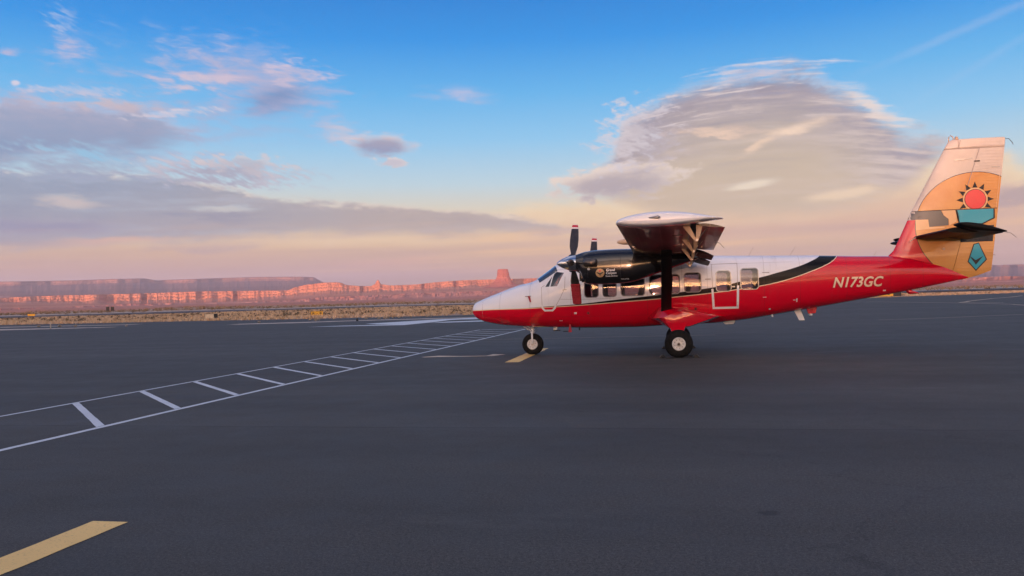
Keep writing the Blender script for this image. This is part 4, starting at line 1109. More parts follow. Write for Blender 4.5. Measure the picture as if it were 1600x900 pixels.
for sgn, nm_ in ((-1, 'wing'), (1, 'wing')):
    ys_ = [0.0, .6, 1.2, 1.8, 2.4, 3.2, 4.0, 5.0, 6.0, 7.0, 8.0, 9.0, 9.62]
    rings = [[(x, sgn * y, z) for x, z in sect(XW, CH, wing_z(y), TK, 0, 0.7)] for y in ys_]
    bm = loft(rings)
    bmesh.ops.recalc_face_normals(bm, faces=bm.faces)
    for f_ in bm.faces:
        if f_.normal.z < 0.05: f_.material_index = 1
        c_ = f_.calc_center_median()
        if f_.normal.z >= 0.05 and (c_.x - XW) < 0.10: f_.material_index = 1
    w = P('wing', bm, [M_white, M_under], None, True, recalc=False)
    w.data.set_sharp_from_angle(angle=radians(40))
    wings[sgn] = w
    # upper skin continues over the flap gap
    bm = loft([[(x, sgn * y, z) for x, z in ((XW + .695 * CH, wing_z(y) + .105 * 1.0), (XW + .79 * CH, wing_z(y) + .085), (XW + .79 * CH, wing_z(y) + .076), (XW + .695 * CH, wing_z(y) + .06))] for y in ys_])
    P('wing_shroud', bm, M_white, w)
    # rounded tip
    rings = []
    for k in range(10):
        t = k / 9; y = 9.615 + 0.30 * sin(t * pi / 2); s = max(0.0, cos(t * pi / 2)) ** 0.40
        base = sect(XW, CH, wing_z(9.9) - .005, TK * 1.06, 0, 1.0)
        rings.append([(XW + CH * .38 + (x - XW - CH * .38) * (0.62 + .38 * s if x < XW + CH * .38 else 0.76 + .24 * s), sgn * y, wing_z(9.9) + 0.02 + (z - wing_z(9.9) - 0.02) * max(s, 0.02)) for x, z in base])
    P('wing_tip', loft(rings), M_white, w, True)
    # navigation light at the tip
    bm = bmesh.new(); tube(bm, [(5.93, sgn * 9.91, 3.20), (6.10, sgn * 9.93, 3.205), (6.14, sgn * 9.92, 3.205)], [0.01, 0.034, 0.012], 8); P('tip_light', bm, M_steel, w, True)
    # trailing surfaces: aileron outboard, two flaps inboard
    for name, ya, yb, drop, ang, chd in (('aileron', 4.62, 9.42, 0.050, radians(9), 0.50), ('flap', 3.05, 4.50, 0.075, radians(20), 0.54), ('flap', 0.95, 2.55, 0.075, radians(20), 0.54)):
        rings = []
        for i in range(5):
            y = ya + (yb - ya) * i / 4
            rings.append([(x, sgn * y, z) for x, z in sect(6.83, chd, wing_z(y) - drop, 0.13, camber=0.01, ang=ang)])
        bm = loft(rings); bmesh.ops.recalc_face_normals(bm, faces=bm.faces)
        for f_ in bm.faces:
            if f_.normal.z < 0.3: f_.material_index = 1
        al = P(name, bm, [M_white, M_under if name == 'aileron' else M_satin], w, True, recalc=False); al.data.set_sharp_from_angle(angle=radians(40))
    # hinge brackets under the gap: an arm from the wing and one from the surface meeting at the pivot
    for y in (9.30, 6.85, 4.60, 2.30):
        zl = wing_z(y) - 0.055
        bm = bmesh.new()
        prism_xz(bm, [(6.515, zl + .03), (6.655, zl + .035), (6.815, zl - .30), (6.775, zl - .315)], sgn * y - .022, sgn * y + .022)
        P('hinge_arm', bm, M_tan, w)
        bm = bmesh.new()
        prism_xz(bm, [(6.80, zl + .05), (6.925, zl + .01), (6.835, zl - .29), (6.785, zl - .31)], sgn * y - .062, sgn * y - .026)
        P('hinge_arm', bm, M_tan, w)
        bm = bmesh.new(); tube(bm, [(6.80, sgn * y - .075, zl - .285), (6.80, sgn * y + .035, zl - .285)], 0.022, 8); P('hinge_pin', bm, M_steel, w)
        bm = bmesh.new(); tube(bm, [(6.86, sgn * (y - .12), zl - .22), (7.00, sgn * (y - .16), zl - .05)], 0.012, 6); P('control_rod', bm, M_steel, w)
    for y in (3.7, 5.6, 7.9):
        zl = wing_z(y) - 0.06
        bm = bmesh.new(); box(bm, 6.34, 6.56, sgn * y - .02, sgn * y + .02, zl - .03, zl + .03); bevel(bm, .008); P('flap_fairing', bm, M_under, w)
    # forward flap segment in the gap
    rings = [[(x, sgn * y, z) for x, z in sect(6.70, 0.17, wing_z(y) - .02, 0.16, camber=0.02, ang=radians(14))] for y in (0.95, 3, 5, 7.2, 9.42)]
    P('flap_vane', loft(rings), M_under, w, True)
    # landing lamp fairing on the leading edge
    bm = lathe([(-0.27, 0.012), (-0.235, 0.04), (-0.13, 0.066), (0.0, 0.072), (0.12, 0.055), (0.22, 0.012)], 'x', 18, (5.32, sgn * 5.75, 3.05)); P('landing_lamp', bm, M_tan, w, True)
    # strut
    rings = []
    for t in (0, .08, .5, .92, 1):
        y = 1.36 + (4.75 - 1.36) * t; zz = 1.30 + (2.86 - 1.30) * t; x0 = 5.955 + (6.06 - 5.955) * t; chd = 0.30 - 0.03 * t
        rings.append([(x, sgn * y, z) for x, z in sect(x0, chd, zz, 0.30, camber=0)])
    P('wing_strut', loft(rings), M_satin, None, True)
    # static wick
    bm = bmesh.new(); tube(bm, [(7.25, sgn * 6.8, wing_z(6.8) - .14), (7.36, sgn * 6.8, wing_z(6.8) - .17), (7.45, sgn * 6.8, wing_z(6.8) - .28)], 0.006, 5); P('static_wick', bm, M_steel, w)

# ---- engines
NAC = [(3.715, 2.945, 2.475, .235, 2.0), (3.78, 2.965, 2.43, .275, 2.1), (3.845, 2.985, 2.34, .32, 2.3), (3.90, 3.0, 2.19, .36, 2.6), (4.0, 3.02, 2.125, .41, 2.9), (4.3, 3.045, 2.10, .445, 3.1), (4.8, 3.055, 2.105, .45, 3.2), (5.2, 3.05, 2.14, .45, 3.2), (5.5, 3.03, 2.215, .43, 3.0),
       (5.9, 2.98, 2.35, .38, 2.8), (6.4, 2.9, 2.51, .28, 2.5), (6.9, 2.82, 2.68, .12, 2.2), (7.1, 2.78, 2.74, .03, 2.0)]
nac = pchip(NAC)
HUB = (3.55, 2.715); YE = 2.78
def blade_mesh():
    st = [(0.16, 0.10, 0.075, 0), (0.24, 0.11, 0.07, 0), (0.36, 0.16, 0.045, 2), (0.55, 0.235, 0.032, 4), (0.80, 0.245, 0.024, 6), (1.05, 0.215, 0.018, 9), (1.20, 0.185, 0.014, 11), (1.275, 0.165, 0.011, 12), (1.295, 0.12, 0.008, 12)]
    rings = []
    for z, ch, tk, tw in st:
        ring = []
        for k in range(14):
            a = 2 * pi * k / 14; u = ch / 2 * cos(a); w = tk / 2 * sin(a) * (1.0 + 0.35 * cos(a)); t = radians(tw - 4)
            ring.append((u * cos(t) - w * sin(t) + 0.02 * (z - .2), u * sin(t) + w * cos(t), z))
        rings.append(ring)
    bm = loft(rings); bmesh.ops.recalc_face_normals(bm, faces=bm.faces)
    for f_ in bm.faces: f_.smooth = True
    me = bpy.data.meshes.new('blade'); bm.to_mesh(me); bm.free(); return me
M_blade = material('blade_paint', (0.02, 0.02, 0.022), 0.4, coat=0.3); g = m_graph['blade_paint']
v, (x, y, z) = obj_coords(g)
n = g.noise(v, 9.0, 5, 0.6)
c = g.mix(g.smooth(n, 0.4, 0.7) * 0.6, (0.020, 0.020, 0.022), (0.05, 0.042, 0.035))
c = g.mix(z.gt(1.155), c, (0.66, 0.62, 0.62)); c = g.mix(z.gt(1.21), c, (0.42, 0.012, 0.03)); c = g.mix(z.gt(1.283), c, (0.66, 0.6, 0.6))
g.link(c, g.b.inputs['Base Color'])
BLADE = blade_mesh(); BLADE.materials.append(M_blade)
for sgn in (-1, 1):
    yc = sgn * YE
    def ring(x):
        t, b, w, e = nac(x); zc = (t + b) / 2; h = (t - b) / 2
        return [(x, yc + w * sgnpow(sin(2 * pi * k / 48), 2 / e), zc + h * sgnpow(cos(2 * pi * k / 48), 2 / e)) for k in range(48)]
    bm = loft([ring(x) for x in [3.715, 3.74, 3.78, 3.81, 3.845, 3.87, 3.9, 3.95] + [4.0 + .1 * i for i in range(31)] + [7.1]])
    bmesh.ops.recalc_face_normals(bm, faces=bm.faces)
    NBVH = BVHTree.FromBMesh(bm)
    nc = P('engine_nacelle', bm, M_black, None, True, recalc=False); nc.data.set_sharp_from_angle(angle=radians(50))
    # chin intake lip
    bm = bmesh.new()
    prism_xz(bm, [(3.80, 2.44), (3.88, 2.43), (3.93, 2.18), (3.87, 2.17)], yc - .2, yc + .2); bevel(bm, .02); P('intake_lip', bm, M_black, nc, True)
    bm = bmesh.new(); box(bm, 3.80, 3.86, yc - .16, yc + .16, 2.21, 2.41); P('intake_screen', bm, M_matt_black, nc)
    # exhaust stubs both sides
    for s2 in (-1, 1):
        bm = bmesh.new(); tube(bm, [(4.02, yc + s2 * .26, 2.70), (4.05, yc + s2 * .42, 2.70), (4.13, yc + s2 * .52, 2.69), (4.30, yc + s2 * .57, 2.68)], [.13, .125, .115, .11], 14); P('exhaust_stack', bm, M_exhaust, nc, True)
        bm = lathe([(-.02, .004), (-.012, .03), (0, .036), (.03, .036)], 'y' , 12, (4.09, yc + s2 * .435, 2.52)); P('pale_disc', bm, M_pale, nc, True)  # small pale glossy disc below each exhaust stub
        lettering('airline_name', 'Grand', 4.565, 4.80, 2.442, 2.515, NBVH, 0.005, M_white, nc, s2, 0.2, 0.02) if s2 == -1 and sgn == -1 else None
        if s2 == -1 and sgn == -1:
            lettering('airline_name', 'Canyon', 4.555, 4.835, 2.345, 2.43, NBVH, 0.005, M_white, nc, s2, 0.2, 0.02)
            lettering('airline_name', 'Scenic Airlines', 4.54, 4.86, 2.295, 2.338, NBVH, 0.005, M_white, nc, s2, 0.2, 0.012)
            lettering('type_name', 'TWIN OTTER', 4.95, 5.16, 2.205, 2.238, NBVH, 0.005, M_white, nc, s2, 0.2, 0.015)
            ccx, ccz, rr = 4.395, 2.405, .118
            lg = decal('round_logo', [[(ccx + rr * cos(2 * pi * i / 28), ccz + rr * sin(2 * pi * i / 28)) for i in range(28)]], NBVH, 0.004, M_logo, nc)
            decal('logo_mark', [[(ccx - .10, ccz + .03), (ccx - .03, ccz + .008), (ccx, ccz - .012), (ccx + .03, ccz + .008), (ccx + .10, ccz + .03), (ccx + .09, ccz + .002), (ccx + .02, ccz - .035), (ccx, ccz - .085), (ccx - .02, ccz - .035), (ccx - .09, ccz + .002)]], NBVH, 0.007, M_matt_black, nc, -1, 0.05)
            decal('logo_mark', [[(ccx + .03 * cos(2 * pi * i / 12), ccz + .062 + .03 * sin(2 * pi * i / 12)) for i in range(12)]], NBVH, 0.007, M_sunred, nc, -1, 0.05)
    # cowling joints
    for xx, za, zb_ in ((4.06, 2.95, 2.2), (4.95, 2.86, 2.15)): decal('cowl_seam', ribbon([(xx, za), (xx, zb_)], 0.008), NBVH, 0.003, M_matt_black, nc, sgn, 0.1)
    # propeller: feathered blades, one leaning up and away, one down, one level
    hub = part(empty('propeller', (0, 0, 0)), None); hub.location = Vector((HUB[0], yc, HUB[1])) - ROOT
    del_keys = [k for k in ('label', 'category') if k in hub]
    bm = lathe([(-.395, .004), (-.38, .03), (-.33, .072), (-.24, .125), (-.12, .178), (0.0, .213), (.10, .230), (.165, .235)], 'x', 36)
    sp = bm_obj('spinner', bm, M_metal, None, True); sp.parent = hub; sp.data.set_sharp_from_angle(angle=radians(50))
    for k, a in enumerate((-30, 90, 210)):
        b_ = bpy.data.objects.new('blade', BLADE); COL.objects.link(b_); b_.parent = hub
        b_.rotation_euler = (radians(a), 0, 0); b_.location = (0.06, 0, 0)
        if sgn == -1 and k == 2:      # red fabric sleeve tied over the lowest blade
            bm = bmesh.new(); rr_ = []
            for z_, ch_ in ((.66, .255), (.68, .27), (.9, .27), (1.1, .262), (1.3, .25), (1.31, .22)):
                rr_.append([(ch_ / 2 * cos(2 * pi * q / 16), .032 * sin(2 * pi * q / 16), z_) for q in range(16)])
            bm.free(); bm = loft(rr_); sl = bm_obj('blade_cover', bm, M_tagred, None, True); sl.parent = hub; sl.rotation_euler = b_.rotation_euler; sl.location = (0.075, 0, 0)
            for z_ in (.70, .86, 1.02):
                bm = loft([[(.139 * cos(2 * pi * q / 16), .035 * sin(2 * pi * q / 16), z_ + d_) for q in range(16)] for d_ in (0, .022)]); st_ = bm_obj('cover_strap', bm, M_dpanel, None); st_.parent = hub; st_.rotation_euler = b_.rotation_euler; st_.location = (0.075, 0, 0)
        # dark opening in the spinner round the blade root
        bm = lathe([(.135, .105), (.232, .098), (.236, .07)], 'z', 16); sh = bm_obj('blade_cuff', bm, M_matt_black, None, True); sh.parent = hub
        sh.rotation_euler = (radians(a), 0, 0); sh.location = (0.03, 0, 0)

# ---- landing gear
def wheel(cx_, cy_, R_, W_, rim_r, side):
    prof = [(-W_ / 2 + .01, rim_r), (-W_ / 2, rim_r + .03), (-W_ / 2 * .98, R_ * .74), (-W_ / 2 * .82, R_ * .90), (-W_ / 2 * .55, R_ * .975), (-W_ * .12, R_), (W_ * .12, R_), (W_ / 2 * .55, R_ * .975), (W_ / 2 * .82, R_ * .90), (W_ / 2 * .98, R_ * .74), (W_ / 2, rim_r + .03), (W_ / 2 - .01, rim_r)]
    bm = lathe(prof, 'y', 48, (cx_, cy_, R_ - .012))
    for v_ in bm.verts:
        if v_.co.z < 0.0: v_.co.z = 0.0
        if v_.co.z < 0.09: v_.co.x = cx_ + (v_.co.x - cx_) * (1 + .35 * (0.09 - v_.co.z))
    return bm
for sgn in (-1, 1):
    # faired gear leg and sponson
    secs = [(0.60, [(5.50, 1.08), (5.86, 1.43), (6.62, 1.44), (7.80, 1.08), (6.74, .80), (6.20, .79)]), (1.22, [(5.74, 1.10), (5.93, 1.41), (6.58, 1.39), (7.64, 1.11), (6.73, .82), (6.17, .80)]),
            (1.44, [(5.88, 1.11), (6.06, 1.37), (6.60, 1.34), (7.58, 1.115), (6.74, .835), (6.17, .80)]), (1.60, [(6.03, 1.12), (6.42, 1.28), (6.64, 1.265), (7.52, 1.12), (6.75, .86), (6.20, .80)])]
    rings = [[(x, sgn * y, z) for x, z in p_] for y, p_ in secs]
    P('gear_fairing', bevel(loft(rings), .02, 2), M_red, None, True).data.set_sharp_from_angle(angle=radians(20))
    rings = [[(x, sgn * y, z) for x, y in ((xa, ya), (xb, ya), (xb - .03, yb), (xa + .03, yb))] for z, xa, xb, ya, yb in ((1.02, 6.10, 6.72, 1.05, 1.585), (0.86, 6.16, 6.66, 1.15, 1.63), (0.715, 6.22, 6.60, 1.25, 1.68), (0.70, 6.23, 6.59, 1.26, 1.675))]
    P('gear_leg', loft(rings), M_red, None)
    mw = P('main_wheel', wheel(6.43, sgn * 1.95, 0.395, 0.30, 0.185, sgn), M_rubber, None, True)
    mw.data.set_sharp_from_angle(angle=radians(60))
    bm = lathe([(.012, .004), (.012, .05), (.002, .06), (.0, .145), (.010, .155), (.012, .178), (.004, .187), (-.04, .188)], 'y', 36)
    for v_ in bm.verts: v_.co = Vector((v_.co.x + 6.43, sgn * (2.108 + v_.co.y), v_.co.z + .383))
    P('wheel_hub', bm, M_wheel, mw, True)
    bm = lathe([(0, .04), (.03, .036), (.034, .008)], 'y', 16)
    for v_ in bm.verts: v_.co = Vector((v_.co.x + 6.43, sgn * (2.112 + v_.co.y), v_.co.z + .383))
    P('hub_cap', bm, M_exhaust, mw, True)
    for k in range(9):
        a = 2 * pi * k / 9; bm = lathe([(0, .011), (.012, .010), (.013, .003)], 'y', 8)
        for v_ in bm.verts: v_.co = Vector((v_.co.x + 6.43 + .118 * cos(a), sgn * (2.106 + v_.co.y), v_.co.z + .383 + .118 * sin(a)))
        P('wheel_bolt', bm, M_matt_black, mw)
    bm = bmesh.new(); tube(bm, [(6.43, sgn * 1.3, .95), (6.43, sgn * 1.72, .42), (6.43, sgn * 2.0, .383)], [.05, .045, .04], 10); P('axle', bm, M_matt_black, None, True)
# nose gear
NX = 1.93
nw = P('nose_wheel', wheel(NX, 0.0, 0.340, 0.22, 0.165, -1), M_rubber, None, True); nw.data.set_sharp_from_angle(angle=radians(60))
for sgn in (-1, 1):
    bm = lathe([(.01, .004), (.01, .045), (.0, .055), (-.002, .13), (.008, .14), (.008, .158), (.0, .167), (-.03, .168)], 'y', 32)
    for v_ in bm.verts: v_.co = Vector((v_.co.x + NX, sgn * (.112 + v_.co.y), v_.co.z + .328))
    P('wheel_hub', bm, M_wheel, nw, True)
    for k in range(8):
        a = 2 * pi * k / 8 + .2; bm = lathe([(0, .009), (.012, .008), (.013, .002)], 'y', 8)
        for v_ in bm.verts: v_.co = Vector((v_.co.x + NX + .095 * cos(a), sgn * (.109 + v_.co.y), v_.co.z + .328 + .095 * sin(a)))
        P('wheel_bolt', bm, M_matt_black, nw)
ns = None
bm = bmesh.new(); tube(bm, [(NX, 0, 1.0), (NX, 0, .78)], .055, 14); tube(bm, [(NX, 0, .80), (NX, 0, .70)], .035, 12); ns = P('nose_strut', bm, M_white, None, True)
bm = bmesh.new(); box(bm, NX - .045, NX + .045, -.15, .15, .685, .73); bevel(bm, .012)
P('fork_crown', bm, M_white, ns)
for sgn in (-1, 1):
    bm = bmesh.new(); tube(bm, [(NX, sgn * .145, .71), (NX + .005, sgn * .15, .50), (NX + .01, sgn * .145, .328)], [.032, .028, .03], 10); P('fork_arm', bm, M_white, ns, True)
bm = bmesh.new(); tube(bm, [(NX - .05, -.03, .75), (NX - .30, -.05, .90)], .022, 8); tube(bm, [(NX - .05, .03, .75), (NX - .30, .05, .90)], .022, 8); tube(bm, [(NX - .04, 0, .82), (NX - .2, 0, .94)], .02, 8); P('drag_brace', bm, M_white, ns, True)
bm = bmesh.new(); tube(bm, [(NX + .03, 0, .86), (NX + .16, 0, .80), (NX + .05, 0, .70)], .014, 6); P('torque_link', bm, M_steel, ns)
bm = bmesh.new(); tube(bm, [(NX, -.16, .328), (NX, .16, .328)], .03, 10); P('nose_axle', bm, M_steel, ns)

# ---- tail
LE = [(1.95, 13.9), (2.05, 13.6), (2.3, 12.9), (2.60, 12.40), (2.72, 12.46), (2.86, 12.60), (3.1, 12.72), (3.93, 13.10), (5.80, 14.085), (5.92, 14.16), (5.97, 14.26)]
TE = [(1.97, 14.40), (2.05, 14.72), (2.12, 14.93), (2.21, 15.16), (2.61, 15.22), (5.88, 15.64), (5.955, 15.63), (5.97, 15.6)]
HG = [(1.95, 14.05), (2.24, 14.14), (3.05, 14.37), (4.64, 14.60), (5.69, 14.95)]
def naca_t(t):
    t = min(max(t, 0), 1); return interp(t, NACA)
def fin_half(x, z):
    a, b = interp(z, LE), interp(z, TE)
    return 0.095 * (b - a) * 6.25 * naca_t((x - a) / (b - a)) + 0.004
def hinge(z): return interp(z, HG) if z < 5.69 else 14.40
def surf(zs_, xa, xb, n=14):
    """both sides of a slice of the fin between two edges"""
    rings = []
    for z in zs_:
        a, b = xa(z), xb(z); r_ = []
        ts = [0.5 - 0.5 * cos(pi * i / n) for i in range(n + 1)]
        for t in ts: x = a + (b - a) * t; r_.append((x, -fin_half(x, z), z))
        for t in ts[::-1]: x = a + (b - a) * t; r_.append((x, fin_half(x, z) , z))
        rings.append(r_)
    bm = loft(rings); bmesh.ops.remove_doubles(bm, verts=bm.verts, dist=1e-5); bmesh.ops.recalc_face_normals(bm, faces=bm.faces); return bm
zf = [1.97, 2.05, 2.12, 2.21, 2.35, 2.5, 2.61, 2.72, 2.8, 2.86, 2.95, 3.1, 3.3, 3.5, 3.72, 3.93] + [4.1 + .2 * i for i in range(8)] + [5.66, 5.688]
zt_ = [5.692, 5.75, 5.82, 5.88, 5.925, 5.955, 5.97]
FINW = (0.57, 0.50, 0.45)
M_fin = material('fin_livery', FINW, 0.25, coat=0.7); g = m_graph['fin_livery']
v, (x, y, z) = obj_coords(g)
step = lambda q, w_=0.004: g.smooth(q, -w_, w_)
ex = (x - 14.8) / 1.62; ez = (z - 3.47) / 1.55; el = (ex * ex + ez * ez).sqrt()
n = g.noise(v, 1.2, 4, 0.6)
gold = g.mix(g.smooth(n, 0.35, 0.7), (0.62, 0.29, 0.07), (0.56, 0.22, 0.04))
gold = g.mix(g.smooth(z, 3.7, 2.6) * 0.35, gold, (0.72, 0.40, 0.14))
zz = (z * (1 / 0.085)); rib = ((zz - zz._op('FLOOR')) - 0.5).abs()
c = g.mix(step(3.72 - z), g.mix(g.smooth(n, 0.4, 0.7), FINW, tuple(k * 0.88 for k in FINW)), RED)
c = g.mix(step(1.0 - el), c, (0.03, 0.02, 0.02)); c = g.mix(step(0.988 - el), c, gold)
g.link(c, g.b.inputs['Base Color'])
ribs = g.smooth(rib, 0.30, 0.48) * g.smooth(x - z * 0.21, 13.72, 13.76)
bump(g, ribs * 0.8 + n * 0.5, 0.35, 0.008)
bm = surf(zf, lambda z: interp(z, LE), lambda z: hinge(z) - .006)
fin = P('tail_fin', bm, M_fin, None, True, recalc=False); fin.data.set_sharp_from_angle(angle=radians(50))
bm = surf(zt_, lambda z: interp(z, LE), lambda z: 14.394); P('fin_cap', bm, M_fin, fin, True, recalc=False)
bm = surf(zf, lambda z: hinge(z) + .006, lambda z: interp(z, TE))
rud = P('rudder', bm, M_fin, None, True, recalc=False); rud.data.set_sharp_from_angle(angle=radians(50))
bm = surf(zt_, lambda z: 14.406, lambda z: interp(z, TE)); P('rudder_horn', bm, M_fin, rud, True, recalc=False)
class FinSkin:
    def ray_cast(self, o, d, dist):
        s = -1 if o.y < 0 else 1
        a, b = interp(o.z, LE), interp(o.z, TE)
        if not (a - .01 <= o.x <= b + .01): return None, None, None, None
        return Vector((o.x, s * fin_half(o.x, o.z), o.z)), None, None, None
FS = FinSkin()
for side in (-1, 1):
    par = fin
    decal('grey_band', [[(13.08, 3.955), (13.88, 3.955), (13.93, 3.82), (14.06, 3.71), (14.06, 3.525), (13.55, 3.50), (13.53, 3.715), (13.01, 3.725)]], FS, .004, M_grey, par, side, 0.1)
    decal('band_edge', [[(13.12, 3.955), (15.36, 3.955), (15.36, 3.972), (13.12, 3.972)]], FS, .012, M_matt_black, par, side, 0.1)
    decal('cliff_step', [[(13.53, 3.715), (13.20, 3.725), (13.20, 3.42), (13.95, 3.46), (13.95, 3.49), (13.55, 3.50)]], FS, .006, M_ltan, par, side, 0.1)
    decal('cliff_step', [[(13.90, 3.95), (14.30, 3.95), (14.27, 3.62), (14.08, 3.52), (14.07, 3.70), (13.94, 3.82)]], FS, .006, M_ltan, par, side, 0.1)
    decal('water_edge', [[(14.25, 3.95), (15.30, 3.95), (15.30, 3.68), (14.97, 3.52), (14.33, 3.54), (14.33, 3.76)]], FS, .008, M_matt_black, rud, side, 0.1)
    decal('water_panel', [[(14.30, 3.95), (15.265, 3.95), (15.255, 3.70), (14.95, 3.55), (14.36, 3.57), (14.355, 3.76)]], FS, .012, M_teal, rud, side, 0.1)
    cxs, czs, rs_ = 14.79, 4.235, .275
    def seg(r, n=40, zmin=3.972): return [(cxs + r * cos(2 * pi * i / n), max(zmin, czs + r * sin(2 * pi * i / n))) for i in range(n)]
    decal('sun_rim', [seg(rs_ + .06)], FS, .007, M_ltan, rud, side, 0.1)
    decal('sun_edge', [seg(rs_ + .014)], FS, .010, M_matt_black, rud, side, 0.1)
    decal('sun_disc', [seg(rs_)], FS, .013, M_sunred, rud, side, 0.1)
    for k in range(9):
        a = radians(-31 + 242 * k / 8); c_, s_ = cos(a), sin(a); r0, r1, hw = .33, .50, .068
        p0 = (cxs + r0 * c_ - hw * -s_ * -1, 0)
        tri = [(cxs + r0 * c_ + hw * s_, czs + r0 * s_ - hw * c_), (cxs + r1 * c_, czs + r1 * s_), (cxs + r0 * c_ - hw * s_, czs + r0 * s_ + hw * c_)]
        tri = [(a_, max(b_, 3.974)) for a_, b_ in tri]
        if len({round(b_, 3) for a_, b_ in tri}) < 2: continue
        decal('sun_ray', [tri], FS, .011, M_matt_black, rud, side, 0.15)
    decal('dark_band', [[(14.36, 3.50), (15.27, 3.49), (15.225, 3.03), (14.36, 3.03)]], FS, .005, M_matt_black, rud, side, 0.1)
    decal('feather_edge', [[(14.70, 2.965), (14.85, 3.01), (15.055, 2.52), (14.75, 2.20), (14.53, 2.47)]], FS, .005, M_matt_black, rud, side, 0.1)
    decal('feather_panel', [[(14.725, 2.95), (14.84, 2.98), (15.02, 2.525), (14.75, 2.24), (14.56, 2.48)]], FS, .009, M_teal, rud, side, 0.1)
    decal('feather_mark', [[(14.585, 2.635), (14.75, 2.51), (14.955, 2.625), (14.75, 2.38)]], FS, .013, M_matt_black, rud, side, 0.1)
    decal('panel_seam', ribbon([(14.94, 5.67), (14.6, 4.64), (14.53, 4.5)], 0.014), FS, .008, M_seam, fin, side)
    decal('panel_seam', ribbon([(14.46, 5.94), (14.40, 5.69), (14.95, 5.68)], 0.016), FS, .006, M_seam, fin, side)
    decal('rudder_tab_seam', ribbon([(15.46, 4.9), (15.40, 4.4), (15.34, 3.98)], 0.014), FS, .006, M_ltan, rud, side)
    decal('tab_fairing', [[(14.26, 5.35), (14.75, 5.39), (14.75, 5.42), (14.26, 5.385)]], FS, .02, M_steel, fin, side)
    decal('tab_fairing', [[(14.79, 5.305), (14.94, 5.30), (14.94, 5.335), (14.79, 5.33)]], FS, .02, M_matt_black, rud, side)
    decal('tab_horn', [[(15.24, 5.125), (15.47, 5.12), (15.47, 5.14), (15.24, 5.145)]], FS, .02, M_steel, rud, side)
    decal('access_cover', [[(13.91 + .04 * cos(2 * pi * i / 12), 2.86 + .04 * sin(2 * pi * i / 12)) for i in range(12)]], FS, .006, M_tan, fin, side)
# tailplane and elevators
for sgn in (-1, 1):
    rings = [[(x, sgn * y, z) for x, z in sect(13.14 + .02 * y, 1.22, 3.215, 0.15, 0, 0.6, camber=-.004)] for y in (0.0, .9, 1.8, 2.72)]
    st = P('tailplane', loft(rings), M_satin, None, True); st.data.set_sharp_from_angle(angle=radians(40))
    rings = []
    for y in (0.14, 1.4, 2.72): rings.append([(x, sgn * y, z) for x, z in sect(13.86, .66, 3.235, 0.12, camber=0, ang=radians(12))])
    P('elevator', loft(rings), M_satin, st, True).data.set_sharp_from_angle(angle=radians(40))
    rings = []
    for y, s_ in ((2.74, 1), (3.02, 1), (3.12, .85), (3.15, .5)): rings.append([(x, sgn * y, z) for x, z in sect(13.36 + .2 * (1 - s_), 1.16 * (0.6 + .4 * s_), 3.35 - .02 * (1 - s_), 0.17 * s_, camber=0, ang=radians(12))])
    P('elevator_horn', loft(rings), M_satin, st, True)
    bm = bmesh.new(); tube(bm, [(14.5, sgn * 2.9, 3.10), (14.62, sgn * 2.9, 3.07), (14.74, sgn * 2.9, 2.96)], 0.006, 5); P('static_wick', bm, M_steel, st)
    bm = bmesh.new(); tube(bm, [(13.16, sgn * .25, 3.21), (13.0, sgn * .2, 3.1)], .01, 5); P('vortex_fin', bm, M_steel, st)
bm = bmesh.new(); tube(bm, [(15.62, 0, 5.93), (15.74, 0, 5.91), (15.82, 0, 5.80), (15.84, 0, 5.74)], 0.009, 5); P('static_wick', bm, M_steel, rud)
bm = bmesh.new(); tube(bm, [(15.2, 0, 2.66), (15.28, 0, 2.64)], 0.01, 5); P('static_wick', bm, M_steel, rud)
bm = bmesh.new(); tube(bm, [(14.17, 0, 5.9), (14.18, 0, 6.05), (14.23, 0, 6.10), (14.29, 0, 6.05), (14.30, 0, 5.96)], 0.014, 8); P('top_antenna', bm, M_tan, fin, True)
bm = lathe([(0, .05), (.06, .05), (.10, .03), (.11, .005)], 'z', 16, (14.38, 0, 5.955)); P('top_beacon', bm, M_tan, fin, True)

# ---- things bolted to the belly, nose and roof
bm = bmesh.new(); prism_xz(bm, [(9.80, 1.20), (9.99, 1.22), (10.10, .905), (9.94, .905)], -.02, .02); P('belly_antenna', bm, M_white, None)
bm = bmesh.new(); prism_xz(bm, [(10.14, 1.26), (10.46, 1.30), (10.40, 1.10), (10.20, 1.09)], -.06, .06); bevel(bm, .015); bb = P('belly_beacon', bm, M_red, None)
bm = lathe([(0, .06), (-.05, .05), (-.06, .01)], 'z', 14, (10.27, 0, 1.09)); P('beacon_lens', bm, M_pale, bb, True)
bm = bmesh.new(); prism_xz(bm, [(7.75, .90), (8.12, .94), (8.06, .835), (7.82, .825)], -.10, .10); bevel(bm, .015); P('belly_scoop', bm, M_white, None)
bm = bmesh.new(); tube(bm, [(9.15, -.2, 1.10), (9.17, -.2, 1.03)], .028, 8); P('drain_mast', bm, M_white, None)
bm = bmesh.new(); tube(bm, [(12.9, 0, 1.74), (13.0, 0, 1.66), (13.25, 0, 1.62)], [.05, .07, .02], 8); P('tail_skid', bm, M_red, None, True)
bm = bmesh.new(); box(bm, 2.60, 2.72, -.06, .06, .76, .86); bevel(bm, .01); bl = P('belly_lamp', bm, M_white, None)
bm = bmesh.new(); box(bm, 2.60, 2.82, -.05, .05, .73, .757); P('lamp_guard', bm, M_matt_black, bl)
bm = bmesh.new(); prism_xz(bm, [(3.17, .99), (3.21, .99), (3.235, .70), (3.13, .70)], -.50, -.49); tg = P('warning_streamer', bm, M_tagred, None)
bm = bmesh.new(); box(bm, 2.97, 3.14, -.53, -.47, .72, .745); P('streamer_pin', bm, M_matt_black, tg)
